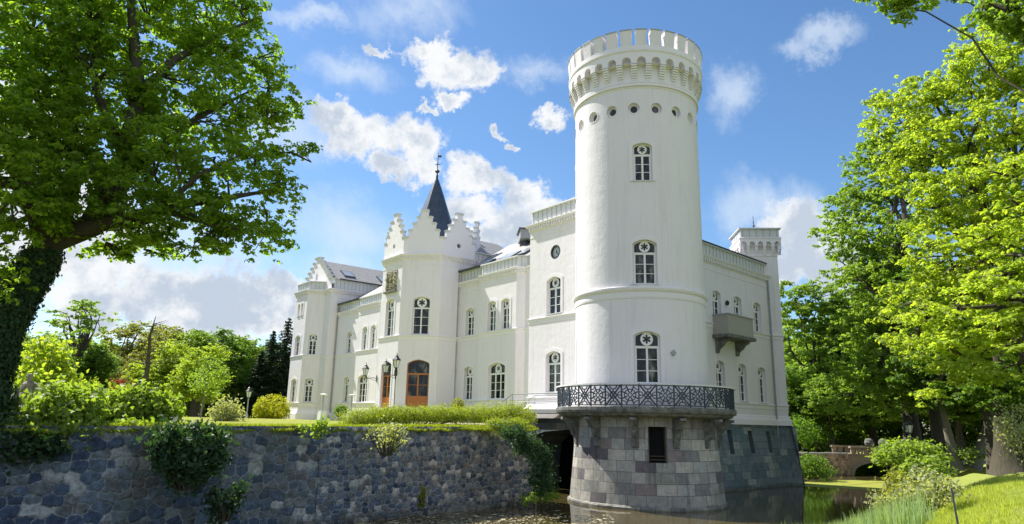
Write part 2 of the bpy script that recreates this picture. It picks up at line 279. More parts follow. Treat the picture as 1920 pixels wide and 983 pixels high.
# ------------------------------------------------------------------ mesh helpers
class MB:
    def __init__(s): s.v = []; s.f = []; s.uv = []; s.mi = []
    def face(s, pts, uv=None, mi=0):
        k = len(s.v); s.v += [tuple(p) for p in pts]; s.f.append(list(range(k, k+len(pts))))
        s.uv.append(uv or [(0, 0)]*len(pts)); s.mi.append(mi)
    def box(s, o, ax, ay, az_, mi=0):      # o corner, three edge vectors
        o, ax, ay, az_ = map(np.asarray, (o, ax, ay, az_))
        c = [o, o+ax, o+ax+ay, o+ay]; t = [q+az_ for q in c]
        s.face(c, mi=mi); s.face(t, mi=mi)
        for i in range(4): s.face([c[i], c[(i+1) % 4], t[(i+1) % 4], t[i]], mi=mi)
    def cbox(s, c, w, d, h, rot=0., mi=0):  # centred on the base
        x = np.array([math.cos(rot), math.sin(rot), 0]); y = np.array([-math.sin(rot), math.cos(rot), 0])
        s.box(np.asarray(c)-x*w/2-y*d/2, x*w, y*d, (0, 0, h), mi)
    def lathe(s, c, prof, n=16, mi=0, cap=True):
        c = np.asarray(c, float)
        rings = [[c+np.array([r*math.cos(2*math.pi*i/n), r*math.sin(2*math.pi*i/n), z]) for i in range(n)] for r, z in prof]
        for a, b_ in zip(rings, rings[1:]):
            for i in range(n): s.face([a[i], a[(i+1) % n], b_[(i+1) % n], b_[i]], mi=mi)
        if cap: s.face(rings[0], mi=mi); s.face(rings[-1], mi=mi)
    def tube(s, pts, rad, n=8, mi=0):
        pts = [np.asarray(p, float) for p in pts]; prev = None
        if not hasattr(rad, '__len__'): rad = [rad]*len(pts)
        base = len(s.v)
        for i, (p, r) in enumerate(zip(pts, rad)):
            d = pts[min(i+1, len(pts)-1)]-pts[max(i-1, 0)]; d = d/(np.linalg.norm(d)+1e-9)
            u = np.cross(d, [0, 0, 1.]) if abs(d[2]) < .95 else np.cross(d, [1., 0, 0]); u /= np.linalg.norm(u)
            if prev is not None and abs(prev@d) < .95: u = prev-d*(prev@d); u /= np.linalg.norm(u)
            prev = u; w = np.cross(d, u)
            for k in range(n): a = 2*math.pi*k/n; s.v.append(tuple(p+r*(math.cos(a)*u+math.sin(a)*w)))
        for i in range(len(pts)-1):
            for k in range(n):
                a = base+i*n+k; b_ = base+i*n+(k+1) % n
                s.f.append([a, b_, b_+n, a+n]); s.uv.append([(0, 0)]*4); s.mi.append(mi)
        s.f.append([base+k for k in range(n)]); s.uv.append([(0, 0)]*n); s.mi.append(mi)
        e = base+(len(pts)-1)*n; s.f.append([e+k for k in range(n)]); s.uv.append([(0, 0)]*n); s.mi.append(mi)
    def prism(s, mp, poly, d0, d1, mi=0):   # polygon in (s,z), from depth d0 to d1
        a = [mp(x, z, d0) for x, z in poly]; b_ = [mp(x, z, d1) for x, z in poly]
        s.face(a, [tuple(q) for q in poly], mi); s.face(b_, [tuple(q) for q in poly], mi)
        for i in range(len(poly)): j = (i+1) % len(poly); s.face([a[i], a[j], b_[j], b_[i]], mi=mi)
    def band(s, mp, outer, inner, d0, d1, mi=0):   # ring between two outlines of equal count
        n = len(outer)
        for i in range(n):
            j = (i+1) % n
            s.face([mp(*outer[i], d0), mp(*outer[j], d0), mp(*inner[j], d0), mp(*inner[i], d0)], mi=mi)
            s.face([mp(*outer[i], d0), mp(*outer[j], d0), mp(*outer[j], d1), mp(*outer[i], d1)], mi=mi)
            s.face([mp(*inner[i], d0), mp(*inner[j], d0), mp(*inner[j], d1), mp(*inner[i], d1)], mi=mi)
    def build(s, name, mats, parent=None, smooth=False):
        me = bpy.data.meshes.new(name); me.from_pydata([tuple(map(float, v)) for v in s.v], [], s.f)
        ul = me.uv_layers.new(name='UVMap'); flat = np.array([c for f in s.uv for c in f], dtype=np.float32).ravel()
        ul.data.foreach_set('uv', flat)
        for m in (mats if isinstance(mats, (list, tuple)) else [mats]): me.materials.append(m)
        me.polygons.foreach_set('material_index', s.mi)
        if smooth: me.polygons.foreach_set('use_smooth', [True]*len(me.polygons))
        me.update(); o = bpy.data.objects.new(name, me); COL.objects.link(o)
        if parent: o.parent = parent
        return o
def tag(o, label, cat, group=None):
    o['label'] = label; o['category'] = cat
    if group: o['group'] = group
    return o
def thing(name, label, cat, loc=(0, 0, 0), group=None, rz=0):
    o = bpy.data.objects.new(name, None); COL.objects.link(o); o.location = loc; o.rotation_euler.z = rz; o.empty_display_size = .3
    return tag(o, label, cat, group)
def struct(o, kind='structure'): o['kind'] = kind; return o

yh = np.array([.0797, .9968]); xh = np.array([.9968, -.0797]); GO = np.array([.8, 0.])
def g(a, b): return GO + a*xh + b*yh
def flat(P0, P1):
    P0 = np.asarray(P0, float); P1 = np.asarray(P1, float); L = float(np.hypot(*(P1-P0))); e = (P1-P0)/L; n = np.array([e[1], -e[0]])
    def mp(s, z, d=0.): q = P0+e*s-n*d; return (q[0], q[1], z)
    mp.L = L; return mp
def flatb(P0, P1, zt, zb, out):          # battered: leans outward by `out` at zb
    P0 = np.asarray(P0, float); P1 = np.asarray(P1, float); L = float(np.hypot(*(P1-P0))); e = (P1-P0)/L; n = np.array([e[1], -e[0]])
    def mp(s, z, d=0.): q = P0+e*s-n*(d-out*(zt-z)/(zt-zb)); return (q[0], q[1], z)
    mp.L = L; return mp
TC = math.atan2(CP[1], CP[0])
def cyl(r, c=(0, 0), rz=None):
    def mp(s, z, d=0.):
        R = (rz(z) if rz else r)-d; t = TC+s/r; return (c[0]+R*math.cos(t), c[1]+R*math.sin(t), z)
    return mp
def arch(sc, w, z0, z1, rise=.2):
    r = rise*w; xs = [-.5, -.44, -.22, 0, .22, .44, .5]; up = [0, .36, .80, 1, .80, .36, 0]
    return ([sc+x*w for x in xs], [z0]*7, [z1-r+u*r for u in up])
def circ(sc, r, zc, n=14):
    t = [math.pi*i/n for i in range(n+1)]
    return ([sc-r*math.cos(a) for a in t], [zc-r*math.sin(a) for a in t], [zc+r*math.sin(a) for a in t])
def rect(sc, w, z0, z1): return ([sc-w/2, sc+w/2], [z0, z0], [z1, z1])
def outline(op): return list(zip(op[0], op[2])) + list(zip(op[0][::-1], op[1][::-1]))
def wall(mb, mp, s0, s1, z0, z1, ops=(), step=None, reveal=.3, uo=0., zstep=None, mi=0):
    xs = {round(s0, 5), round(s1, 5)}
    if step:
        k = max(1, int(round((s1-s0)/step)))
        for i in range(k+1): xs.add(round(s0+(s1-s0)*i/k, 5))
    for o in ops:
        for x in o[0]: xs.add(round(x, 5))
    xs = sorted(xs)
    def quad(a, b_, za0, za1, zb0, zb1):
        n = 1 if not zstep else max(1, int(max(za1-za0, zb1-zb0)/zstep))
        for i in range(n):
            f, h = i/n, (i+1)/n
            p = [(a, za0+(za1-za0)*f), (b_, zb0+(zb1-zb0)*f), (b_, zb0+(zb1-zb0)*h), (a, za0+(za1-za0)*h)]
            mb.face([mp(*q) for q in p], [(q[0]+uo, q[1]) for q in p], mi)
    for a, b_ in zip(xs, xs[1:]):
        if b_-a < 1e-4: continue
        m = (a+b_)/2; hit = [o for o in ops if o[0][0] < m < o[0][-1]]
        hit.sort(key=lambda o: o[1][0]); ca, cb = z0, z0
        for o in hit:
            la, lb = np.interp(a, o[0], o[1]), np.interp(b_, o[0], o[1]); ua, ub = np.interp(a, o[0], o[2]), np.interp(b_, o[0], o[2])
            quad(a, b_, ca, la, cb, lb); ca, cb = ua, ub
        quad(a, b_, ca, z1, cb, z1)
    for o in ops:
        ol = outline(o)
        for i in range(len(ol)):
            p, q = ol[i], ol[(i+1) % len(ol)]
            if abs(p[0]-q[0])+abs(p[1]-q[1]) < 1e-5: continue
            mb.face([mp(*p), mp(*q), mp(*q, reveal), mp(*p, reveal)], [(p[0], p[1])]*4, mi)
def offs(path, closed):
    n = len(path); out = []
    for i in range(n):
        p = path[i]; a = path[i-1] if (i or closed) else None; b_ = path[(i+1) % n] if (i < n-1 or closed) else None
        ns = []
        for u, v in ((a, p), (p, b_)):
            if u is None or v is None: continue
            e = np.asarray(v)-np.asarray(u); e = e/np.hypot(*e); ns.append(np.array([e[1], -e[0]]))
        m = sum(ns); m = m/np.hypot(*m); m = m/max(.35, m@ns[0]); out.append(m)
    return out
def sweep(mb, path, prof, closed=False, mi=0):
    path = [np.asarray(p, float) for p in path]; o = offs(path, closed); n = len(path); P_ = [[(*(p+m*d), z) for d, z in prof] for p, m in zip(path, o)]
    s = 0
    for i in range(n if closed else n-1):
        j = (i+1) % n; L = float(np.hypot(*(path[j]-path[i])))
        for k in range(len(prof)-1): mb.face([P_[i][k], P_[j][k], P_[j][k+1], P_[i][k+1]], [(s, prof[k][1]), (s+L, prof[k][1]), (s+L, prof[k+1][1]), (s, prof[k+1][1])], mi)
        s += L
    if not closed: mb.face(P_[0], mi=mi); mb.face(P_[-1], mi=mi)
def along(mb, path, spacing, w, d0, d1, z0, z1, closed=False, mi=0, flare=0.):
    path = [np.asarray(p, float) for p in path]; n = len(path)
    for i in range(n if closed else n-1):
        a, b_ = path[i], path[(i+1) % n]; L = float(np.hypot(*(b_-a))); e = (b_-a)/L; nn = np.array([e[1], -e[0]]); k = max(1, int(round(L/spacing)))
        for q in range(k):
            c = a+e*L*(q+.5)/k
            lo = [c-e*w/2+nn*d0, c+e*w/2+nn*d0, c+e*w/2+nn*(d1-flare), c-e*w/2+nn*(d1-flare)]; hi = [c-e*w/2+nn*d0, c+e*w/2+nn*d0, c+e*w/2+nn*d1, c-e*w/2+nn*d1]
            lo = [(*p, z0) for p in lo]; hi = [(*p, z1) for p in hi]; mb.face(lo, mi=mi); mb.face(hi, mi=mi)
            for t in range(4): u = (t+1) % 4; mb.face([lo[t], lo[u], hi[u], hi[t]], mi=mi)
def cornice(parent, path, z, closed=False, proj=.36, dent=True):
    mb = MB(); k = proj/.36
    sweep(mb, path, [(0, z-.52), (.05*k, z-.50), (.05*k, z-.42), (.10*k, z-.40), (.12*k, z-.20), (.28*k, z-.17), (.30*k, z-.10), (.36*k, z-.04), (.36*k, z), (0, z+.03)], closed)
    if dent: along(mb, path, .27, .13, .10*k, .24*k, z-.40, z-.18, closed)
    sweep(mb, path, [(0, z-1.02), (.025, z-1.01), (.03, z-.95), (0, z-.93)], closed)
    return mb.build('cornice', M_TRIM, parent)
def strings(parent, path, zs, closed=False):
    for z in zs:
        mb = MB(); sweep(mb, path, [(0, z-.42), (.02, z-.41), (.035, z-.34), (.035, z-.14), (.09, z-.10), (.11, z-.04), (.11, z), (0, z+.04)], closed); mb.build('string_course', M_TRIM, parent)
def parapet(parent, path, z0, z1, closed=False, inset=.10, rib=.50):
    mb = MB(); th = .28
    sweep(mb, path, [(-th, z0-.3), (-th, z1), (.05, z1+.02), (.06, z1-.07), (-inset, z1-.08), (-inset, z0+.06), (-.02, z0+.02), (-.02, z0-.3)], closed)
    along(mb, path, rib, .03, -inset-.01, -inset+.03, z0+.05, z1-.07, closed, mi=1)
    return mb.build('parapet', [M_ZN, M_SEAM], parent)

# ------------------------------------------------------------------ windows
def window(parent, mp, sc, w, z0, z1, lights=2, rise=.2, depth=.26, rows=3, label=None, surround=True, ros=True, name='window', mats=(M_WHITE, M_GLASS), bottom=0.):
    r = rise*w; zsp = z1-r; h = z1-z0; zt = z0+h*.695; fr = .07
    op = arch(sc, w-.01, z0, z1-.005, rise); inn = arch(sc, w-2*fr, z0+fr, z1-fr*.9, rise)
    f = MB(); d0, d1 = depth-.07, depth
    f.band(mp, outline(op), outline(inn), d0, d1)
    def bar(x0, x1, a, b_, dd=0.): f.prism(mp, [(x0, a), (x1, a), (x1, b_), (x0, b_)], d0-dd, d1)
    tw = .065; bar(sc-w/2+fr, sc+w/2-fr, zt-tw, zt+tw, .012)
    xs = [sc-w/2+fr+(w-2*fr)*i/lights for i in range(1, lights)]
    for x in xs: bar(x-.055, x+.055, z0+fr+bottom, zt-tw, .012)
    eds = [sc-w/2+fr]+xs+[sc+w/2-fr]
    for a, b_ in zip(eds, eds[1:]):
        for k in range(1, rows): zz_ = z0+fr+bottom+(zt-tw-z0-fr-bottom)*k/rows; bar(a, b_, zz_-.018, zz_+.018, -.015)
        for x in (a+.03, b_-.03): bar(x-.03, x+.03, z0+fr, zt-tw, .0)
    if bottom: bar(sc-w/2+fr, sc+w/2-fr, z0, z0+bottom, .005)
    rc = (zt+tw+z1-fr)/2; R = (z1-fr-zt-tw)/2*.99; R = min(R, w/2-fr if lights == 2 else w/(2*lights)+.06)
    if lights == 3:
        for x in xs: bar(x-.045, x+.045, zt+tw, zsp, .0)
    if ros:
        nn_ = 36; out = [(sc+R*math.cos(2*math.pi*i/nn_), rc+R*math.sin(2*math.pi*i/nn_)) for i in range(nn_)]
        st_ = [R*(.30+.42*abs(math.cos(3*(2*math.pi*i/nn_+math.pi/6)))**.8) for i in range(nn_)]
        inr = [(sc+q*math.cos(2*math.pi*i/nn_), rc+q*math.sin(2*math.pi*i/nn_)) for i, q in enumerate(st_)]
        f.band(mp, out, inr, d0-.02, d1-.01)
    o = f.build(name, mats[0], parent)
    if label: o['label'] = label
    p = MB(); oo = list(zip(op[0], op[1], op[2]))
    for (a, l0, u0), (b_, l1, u1) in zip(oo, oo[1:]): p.face([mp(a, l0, depth-.02), mp(b_, l1, depth-.02), mp(b_, u1, depth-.02), mp(a, u0, depth-.02)])
    p.build('pane', mats[1], o)
    if surround:
        s_ = MB(); ow = arch(sc, w+.42, z0-.02, z1+.24, rise*.8); iw = arch(sc, w+.02, z0-.02, z1+.005, rise)
        no = 7; A = list(zip(ow[0], ow[2])); B = list(zip(iw[0], iw[2]))
        A = [(A[0][0], z0-.02)]+A+[(A[-1][0], z0-.02)]; B = [(B[0][0], z0-.02)]+B+[(B[-1][0], z0-.02)]
        for i in range(len(A)-1):
            s_.face([mp(*A[i], -.035), mp(*A[i+1], -.035), mp(*B[i+1], -.035), mp(*B[i], -.035)]); s_.face([mp(*A[i], -.035), mp(*A[i+1], -.035), mp(*A[i+1], 0), mp(*A[i], 0)]); s_.face([mp(*B[i], -.035), mp(*B[i+1], -.035), mp(*B[i+1], .0), mp(*B[i], .0)])
        s_.build('surround', M_TRIM, o)
    sl_ = MB(); sl_.prism(mp, [(sc-w/2-.02, z0-.06), (sc+w/2+.02, z0-.06), (sc+w/2+.02, z0-.002), (sc-w/2-.02, z0-.002)], -.09, depth-.08)
    sl_.build('sill', M_ZN, o)
    return o

castle = thing('castle', 'white plastered castle with round crenellated tower rising from the moat', 'castle')
def block_walls(name, pts, zt, zb, wins, label=None, closed=True):
    """pts ordered so that the outside is on the right; wins: {edge index: [(s, w, z0, z1, kw), ...]}"""
    mb = MB(); n = len(pts); todo = []
    for i in range(n if closed else n-1):
        mp = flat(pts[i], pts[(i+1) % n]); ops = []
        for (s, w, z0, z1, kw) in wins.get(i, ()):
            if kw.get('circle'): ops.append(circ(s, w/2, (z0+z1)/2))
            else: ops.append(arch(s, w, z0, z1, kw.get('rise', .2)))
            todo.append((mp, s, w, z0, z1, kw))
        wall(mb, mp, 0, mp.L, zb, zt, ops)
    if closed: mb.face([(*p, zt) for p in pts])
    o = mb.build(name, M_PL, castle)
    if label: o['label'] = label
    for mp, s, w, z0, z1, kw in todo:
        kw = {k: v for k, v in kw.items() if k != 'circle'}
        if not kw.pop('skip', 0): window(castle, mp, s, w, z0, z1, **kw)
    return o

# clock tower
bL = 11.1
ct = [g(6, bL), g(0, bL), g(0, 3), g(6, 3)]
block_walls('clock_tower_wall', ct, 19.2, 5.0, {1: [(bL-8.45, 1.45, 12.2, 14.85, {}), (bL-8.45, 1.5, 6.72, 9.55, {}), (bL-8.3, 1.04, 16.66-.52, 16.66+.52, dict(circle=1, skip=1))]}, 'square block with the clock beside the round tower')
cornice(castle, ct[:3], 19.15, proj=.32); parapet(castle, ct, 19.15, 20.25, closed=True)
strings(castle, ct[:3], [12.03]); strings(castle, ct[:3], [6.42])
mpc = flat(ct[1], ct[2]); sc_, zc_ = bL-8.3, 16.66
mb = MB(); c_ = lambda r, n=32: [(sc_+r*math.cos(2*math.pi*i/n), zc_+r*math.sin(2*math.pi*i/n)) for i in range(n)]
mb.band(mpc, c_(.50), c_(.42), .0, .16); clk = mb.build('clock', M_BLACK, castle)
mb = MB(); mb.face([mpc(x, z, .14) for x, z in c_(.45)]); 
for k in range(12):
    a = k*math.pi/6; d_ = np.array([math.sin(a), math.cos(a)]); e_ = np.array([d_[1], -d_[0]]); q = np.array([sc_, zc_])
    mb.face([mpc(*(q+d_*.30+e_*.02), .128), mpc(*(q+d_*.38+e_*.02), .128), mpc(*(q+d_*.38-e_*.02), .128), mpc(*(q+d_*.30-e_*.02), .128)], mi=1)
mb.build('dial', [M_FACE, M_BLACK], clk)
mb = MB()
for a, L_, w_ in ((D(141), .30, .03), (D(152+180+28), .17, .035)):
    d_ = np.array([math.sin(a), math.cos(a)]); e_ = np.array([d_[1], -d_[0]]); q = np.array([sc_, zc_])
    mb.prism(mpc, [tuple(q-d_*.06+e_*w_), tuple(q+d_*L_+e_*w_*.4), tuple(q+d_*L_-e_*w_*.4), tuple(q-d_*.06-e_*w_)], .10, .12)
mb.build('clock_hand', M_BLACK, clk)

# main range right of the entrance tower, and its mirror on the left
A_, B_ = 2.6, 2.15
def rng(pts, wins, eave_b):
    block_walls('main_range_wall', pts, 17.1, 4.6, wins)
    cornice(castle, pts, 17.02); parapet(castle, pts, 17.02, 18.0); strings(castle, pts, [12.03, 6.45])
pr = [g(A_, 24.6), g(A_, 20.65), g(B_, 20.2), g(B_, 15.25), g(A_+.05, 14.7), g(A_+.05, 11.0)]
def sb(P0b, b): return P0b-b
block_walls('main_range_wall', pr, 17.1, 4.6, {0: [(24.6-22.2, 1.2, 12.1, 14.5, {}), (24.6-22.15, 1.22, 6.5, 9.35, {})], 2: [(20.2-18.45, 1.1, 12.1, 14.6, {}), (20.2-16.65, 1.1, 12.1, 14.6, {}), (20.2-17.6, 2.2, 6.5, 9.4, dict(lights=3, rise=.16))]}, closed=False)
cornice(castle, pr, 17.02, proj=.25); parapet(castle, pr, 17.02, 18.0); strings(castle, pr, [12.03, 6.45])
pl_ = [g(A_, 49.3), g(A_, 43.4), g(B_, 42.95), g(B_, 38.0), g(A_, 37.55), g(A_, 32.0)]
block_walls('main_range_wall', pl_, 17.1, 4.6, {0: [(49.3-45.85, 1.2, 12.1, 14.5, {}), (49.3-45.7, 1.22, 6.6, 9.4, {})], 2: [(42.95-41.2, 1.1, 12.1, 14.6, {}), (42.95-39.3, 1.1, 12.1, 14.6, {}), (42.95-40.9, 2.2, 6.5, 9.4, dict(lights=3, rise=.16))]}, closed=False)
cornice(castle, pl_, 17.02, proj=.25); parapet(castle, pl_, 17.02, 18.0); strings(castle, pl_, [12.03, 6.45])

# entrance tower: a regular octagon
oc = g(2.35, 28.35); ap = 4.35; hs_ = ap*math.tan(math.pi/8)
octp = []
for k in range(8):     # starts at the left end of the front face, outside on the right
    a = math.pi+math.pi/8*(-1)+k*math.pi/4
    R_ = ap/math.cos(math.pi/8); octp.append(g(2.35+R_*math.cos(a), 28.35+R_*math.sin(a)))
DOOR = dict(mats=(M_DOOR, M_GLASS), name='door', rows=2, bottom=.95, rise=.2, ros=False)
hw = hs_
block_walls('entrance_tower_wall', octp, 19.35, 4.7, {0: [(hw, 1.5, 12.12, 15.5, {}), (hw, 1.75, 5.7, 9.8, DOOR)], 1: [(hw+.12, 1.55, 12.12, 15.5, {}), (hw+.12, 2.0, 5.8, 9.9, DOOR)], 7: [(hw, 1.5, 12.12, 15.5, {})]}, 'octagonal entrance tower with stepped gables')
cornice(castle, octp, 19.42, True, proj=.27); strings(castle, octp, [12.03], True)
steps = [(1.80, 21.05), (1.42, 21.75), (1.06, 22.4), (.70, 23.0), (.32, 23.65)]
for k in range(8):
    mp = flat(octp[k], octp[(k+1) % 8]); L = mp.L; mb = MB()
    xs = [L/2-q for q, _ in steps]+[L/2+q for q, _ in steps[::-1]]; xs[0] = 0; xs[-1] = L; tops = [t for _, t in steps]+[t for _, t in steps[:-1]][::-1]
    # front and back faces per column with the round hole in the middle
    hole = circ(L/2+(.1 if k == 1 else 0), .22, 20.5)
    for dd in (-.01, .34):
        for i, t in enumerate(tops):
            z_lo = 19.45
            wall(mb, (lambda s, z, d=0., dd=dd: mp(s, z, dd+d)), xs[i], xs[i+1], z_lo, t, [hole] if xs[i]+.01 < hole[0][0] and xs[i+1]-.01 > hole[0][-1] else [], reveal=.30 if dd < 0 else .01)
    for i in range(len(tops)):
        mb.face([mp(xs[i], tops[i], -.01), mp(xs[i+1], tops[i], -.01), mp(xs[i+1], tops[i], .34), mp(xs[i], tops[i], .34)])
        for x, za in ((xs[i], tops[i-1] if i else 20.5), (xs[i+1], tops[i+1] if i+1 < len(tops) else 20.5)):
            if za < tops[i]: mb.face([mp(x, za, -.01), mp(x, tops[i], -.01), mp(x, tops[i], .34), mp(x, za, .34)])
    mb.prism(mp, [(0, 19.45), (.38, 19.45), (.38, 20.5), (0, 20.5)], -.008, .33); mb.prism(mp, [(L-.38, 19.45), (L, 19.45), (L, 20.5), (L-.38, 20.5)], -.008, .33)
    for i, t in enumerate(tops):      # little flared caps on each step
        a, b_ = xs[i], xs[i+1]
        if i < 4: b_ = a+.34
        elif i > 4: a = b_-.34
        lo = [mp(a+.0, t-.2, -.03), mp(b_, t-.2, -.03), mp(b_, t-.2, .36), mp(a, t-.2, .36)]; hi = [mp(a-.06, t+.02, -.09), mp(b_+.06, t+.02, -.09), mp(b_+.06, t+.02, .42), mp(a-.06, t+.02, .42)]
        mb.face(lo, mi=1); mb.face(hi, mi=1)
        for q in range(4): u_ = (q+1) % 4; mb.face([lo[q], lo[u_], hi[u_], hi[q]], mi=1)
    gab = mb.build('stepped_gable', [M_TRIM, M_ZN], castle)
    mb = MB(); mb.face([mp(x, z, .27) for x, z in outline(hole)]); mb.build('oculus', M_GLASS, gab)
# spire
R_ = 2.75; mb = MB(); base = []
for k in range(8):
    a = math.pi/8+k*math.pi/4; base.append(a)
prof = [(3.9, 20.3), (2.62, 21.0), (2.15, 22.6), (1.35, 24.9), (.62, 27.0), (.12, 28.3)]
for (r0, z0), (r1, z1) in zip(prof, prof[1:]):
    for k in range(8):
        a, b_ = base[k], base[(k+1) % 8]
        q = [(*(g(2.35+r*math.cos(t), 28.35+r*math.sin(t))), z) for r, t, z in ((r0, a, z0), (r0, b_, z0), (r1, b_, z1), (r1, a, z1))]
        mb.face(q, [(0, z0), (r0*.76, z0), (r1*.76, z1), (0, z1)])
sp = mb.build('spire', M_SPIRE, castle)
mb = MB(); c3 = (*oc, 0)
mb.lathe(c3, [(.13, 28.1), (.11, 28.6), (.05, 28.8), (.24, 29.0), (.24, 29.08), (.05, 29.3), (.035, 30.4), (.01, 31.3)], 10)
mb.cbox((oc[0], oc[1], 29.75), .5, .05, .05, .8); mb.cbox((oc[0], oc[1], 29.75), .05, .5, .05, .8); mb.cbox((oc[0]+.12, oc[1]-.12, 30.55), .35, .03, .22, -.8)
mb.build('finial', M_GUT, sp)
# coat of arms panel on the front of the entrance tower
mpo = flat(octp[0], octp[1]); x0, x1, z0_, z1_ = hw-1.02, hw+.95, 16.25, 18.15
mb = MB(); mb.prism(mpo, [(x0, z0_), (x1, z0_), (x1, z1_), (x0, z1_)], -.05, .0); pan = mb.build('coat_of_arms_panel', M_REL, castle)
mb = MB(); mb.prism(mpo, [(x0-.12, z0_-.16), (x1+.12, z0_-.16), (x1+.12, z0_-.002), (x0-.12, z0_-.002)], -.24, 0); mb.build('ledge', M_SLAB, pan)
mb = MB()
def blobr(cx, cz, rx, rz, d=.10, n=10): 
    p_ = [(cx+rx*math.cos(2*math.pi*i/n), cz+rz*math.sin(2*math.pi*i/n)) for i in range(n)]; q_ = [(cx+rx*.55*math.cos(2*math.pi*i/n), cz+rz*.55*math.sin(2*math.pi*i/n)) for i in range(n)]
    mb.band(lambda s, z, dd: mpo(s, z, dd), q_, q_, -.05-d, -.05); mb.face([mpo(*t, -.05-d) for t in q_])
    for i in range(n): j = (i+1) % n; mb.face([mpo(*p_[i], -.05), mpo(*p_[j], -.05), mpo(*q_[j], -.05-d), mpo(*q_[i], -.05-d)])
for s_ in (-1, 1):      # two standing shield bearers
    cx = hw-.03+s_*.70
    blobr(cx, 17.85, .13, .14, .16); blobr(cx, 17.40, .22, .34, .2); blobr(cx-s_*.02, 16.95, .18, .24, .16); blobr(cx-.09, 16.60, .08, .32, .13); blobr(cx+.10, 16.60, .08, .32, .13); blobr(cx-s_*.28, 17.30, .15, .09, .15)
for q in (16.45, 16.66, 16.88, 17.08): blobr(hw-.03, q, .34, .07, .12)
blobr(hw-.03, 17.30, .26, .2, .16); blobr(hw-.20, 17.72, .14, .2, .2); blobr(hw+.16, 17.72, .14, .2, .2); blobr(hw-.03, 17.98, .12, .12, .14)
mb.build('carved_figures', M_REL, pan)
# block behind the entrance tower
cb = [g(14, 33.0), g(3, 33.0), g(3, 24.1), g(14, 24.1)]
block_walls('central_block_wall', [g(14, 33.0), g(3, 33.0), g(3, 24.1), g(14, 24.1)], 19.4, 4.6, {})
parapet(castle, [g(3, 24.1), g(14, 24.1)], 19.4, 20.3)
def roof(name, polys, m=M_ROOF):
    mb = MB()
    for p in polys:
        p = [np.array(q, float) for q in p]; e = p[1]-p[0]; e /= np.linalg.norm(e); nrm = np.cross(e, p[2]-p[0]); nrm /= np.linalg.norm(nrm); f = np.cross(nrm, e)
        mb.face(p, [(float((q-p[0])@e), float((q-p[0])@f)) for q in p])
    return mb.build(name, m, castle)
def G3(a, b, z): q = g(a, b); return (q[0], q[1], z)
roof('roof', [[G3(3.0, 24.3, 20.3), G3(11.5, 24.3, 20.3), G3(10.2, 28.35, 22.9), G3(3.0, 28.35, 22.9)], [G3(3, 32.8, 20.3), G3(3, 28.35, 22.9), G3(10.2, 28.35, 22.9), G3(11.5, 32.8, 20.3)], [G3(11.5, 24.3, 20.3), G3(11.5, 32.8, 20.3), G3(10.2, 28.35, 22.9)]])
roof('roof', [[G3(2.9, 11, 18.05), G3(2.9, 24.2, 18.05), G3(8.5, 24.2, 21.75), G3(8.5, 11, 21.75)], [G3(8.5, 11, 21.75), G3(8.5, 24.2, 21.75), G3(14, 24.2, 18), G3(14, 11, 18)]])
roof('roof', [[G3(2.9, 33, 18.05), G3(2.9, 49.3, 18.05), G3(8.5, 49.3, 21.4), G3(8.5, 33, 21.4)]])
for pth in ([g(2.75, 24.1), g(2.75, 20.9)], [g(2.75, 49.2), g(2.75, 43.4)]):
    mb = MB(); sweep(mb, pth, [(.0, 17.98), (.36, 17.98), (.42, 18.14), (0, 18.14)]); mb.build('gutter', M_GUT, castle)
def skylight(c, e, up, w, h):
    mb = MB(); c, e, up = np.array(c, float), np.array(e, float), np.array(up, float); e /= np.linalg.norm(e); up /= np.linalg.norm(up); n_ = np.cross(e, up); n_ *= np.sign(n_[2])
    mb.box(c-e*w/2, e*w, up*h, n_*.14); o = mb.build('skylight', M_GUT, castle)
    mb = MB(); mb.face([c-e*w*.42+up*h*.08+n_*.15, c+e*w*.42+up*h*.08+n_*.15, c+e*w*.42+up*h*.92+n_*.15, c-e*w*.42+up*h*.92+n_*.15]); mb.build('pane', M_SKYL, o)
upv = np.array(G3(8.5, 15, 21.75))-np.array(G3(2.9, 15, 18.05)); ev = np.array([*yh, 0])
skylight(G3(3.4, 16.3, 18.42), ev, upv, 1.2, 1.5); skylight(G3(3.2, 18.4, 18.3), ev, upv, 2.0, 1.5); skylight(G3(3.2, 21.6, 18.3), ev, upv, 1.8, 1.2)
# chimney with a wide dark hood
q = g(7.0, 12.6+7.3); mb = MB(); mb.cbox((q[0], q[1], 20.3), .8, .8, 1.0, .08); ch = mb.build('chimney', M_GUT, castle)
mb = MB(); mb.cbox((q[0], q[1], 21.0), 2.3, 1.3, .85, .9); ch_l = mb.build('hood', M_SEAM, ch)
mb = MB(); mb.cbox((q[0], q[1], 21.852), 2.6, 1.6, .10, .9); mb.build('cap', M_GUT, ch)

# gabled wing at the far left with its canted bay
gw = [g(14, 58.6), g(1.5, 58.6), g(1.5, 49.3), g(14, 49.3)]
block_walls('gabled_wing_wall', gw, 20.0, 4.5, {}, 'far wing with stepped gable and canted bay')
bay = [g(1.5, 57.2), g(-.2, 55.7), g(-.2, 52.1), g(1.5, 50.9)]
w_ = dict(rise=.2)
mpb = flat(bay[2], bay[3])
block_walls('bay_wall', bay, 20.0, 4.5, {1: [(1.75, 1.5, 12.1, 14.5, {}), (1.75, 1.5, 6.6, 9.3, {}), (1.25, .62, 16.9, 18.4, dict(ros=False, rows=2)), (2.25, .62, 16.9, 18.4, dict(ros=False, rows=2))], 2: [(mpb.L/2, .95, 12.1, 14.5, {}), (mpb.L/2, .95, 6.6, 9.3, {})]}, closed=False)
mb = MB(); mb.face([(*p, 20.0) for p in bay]); mb.build('bay_roof', M_ZN, castle)
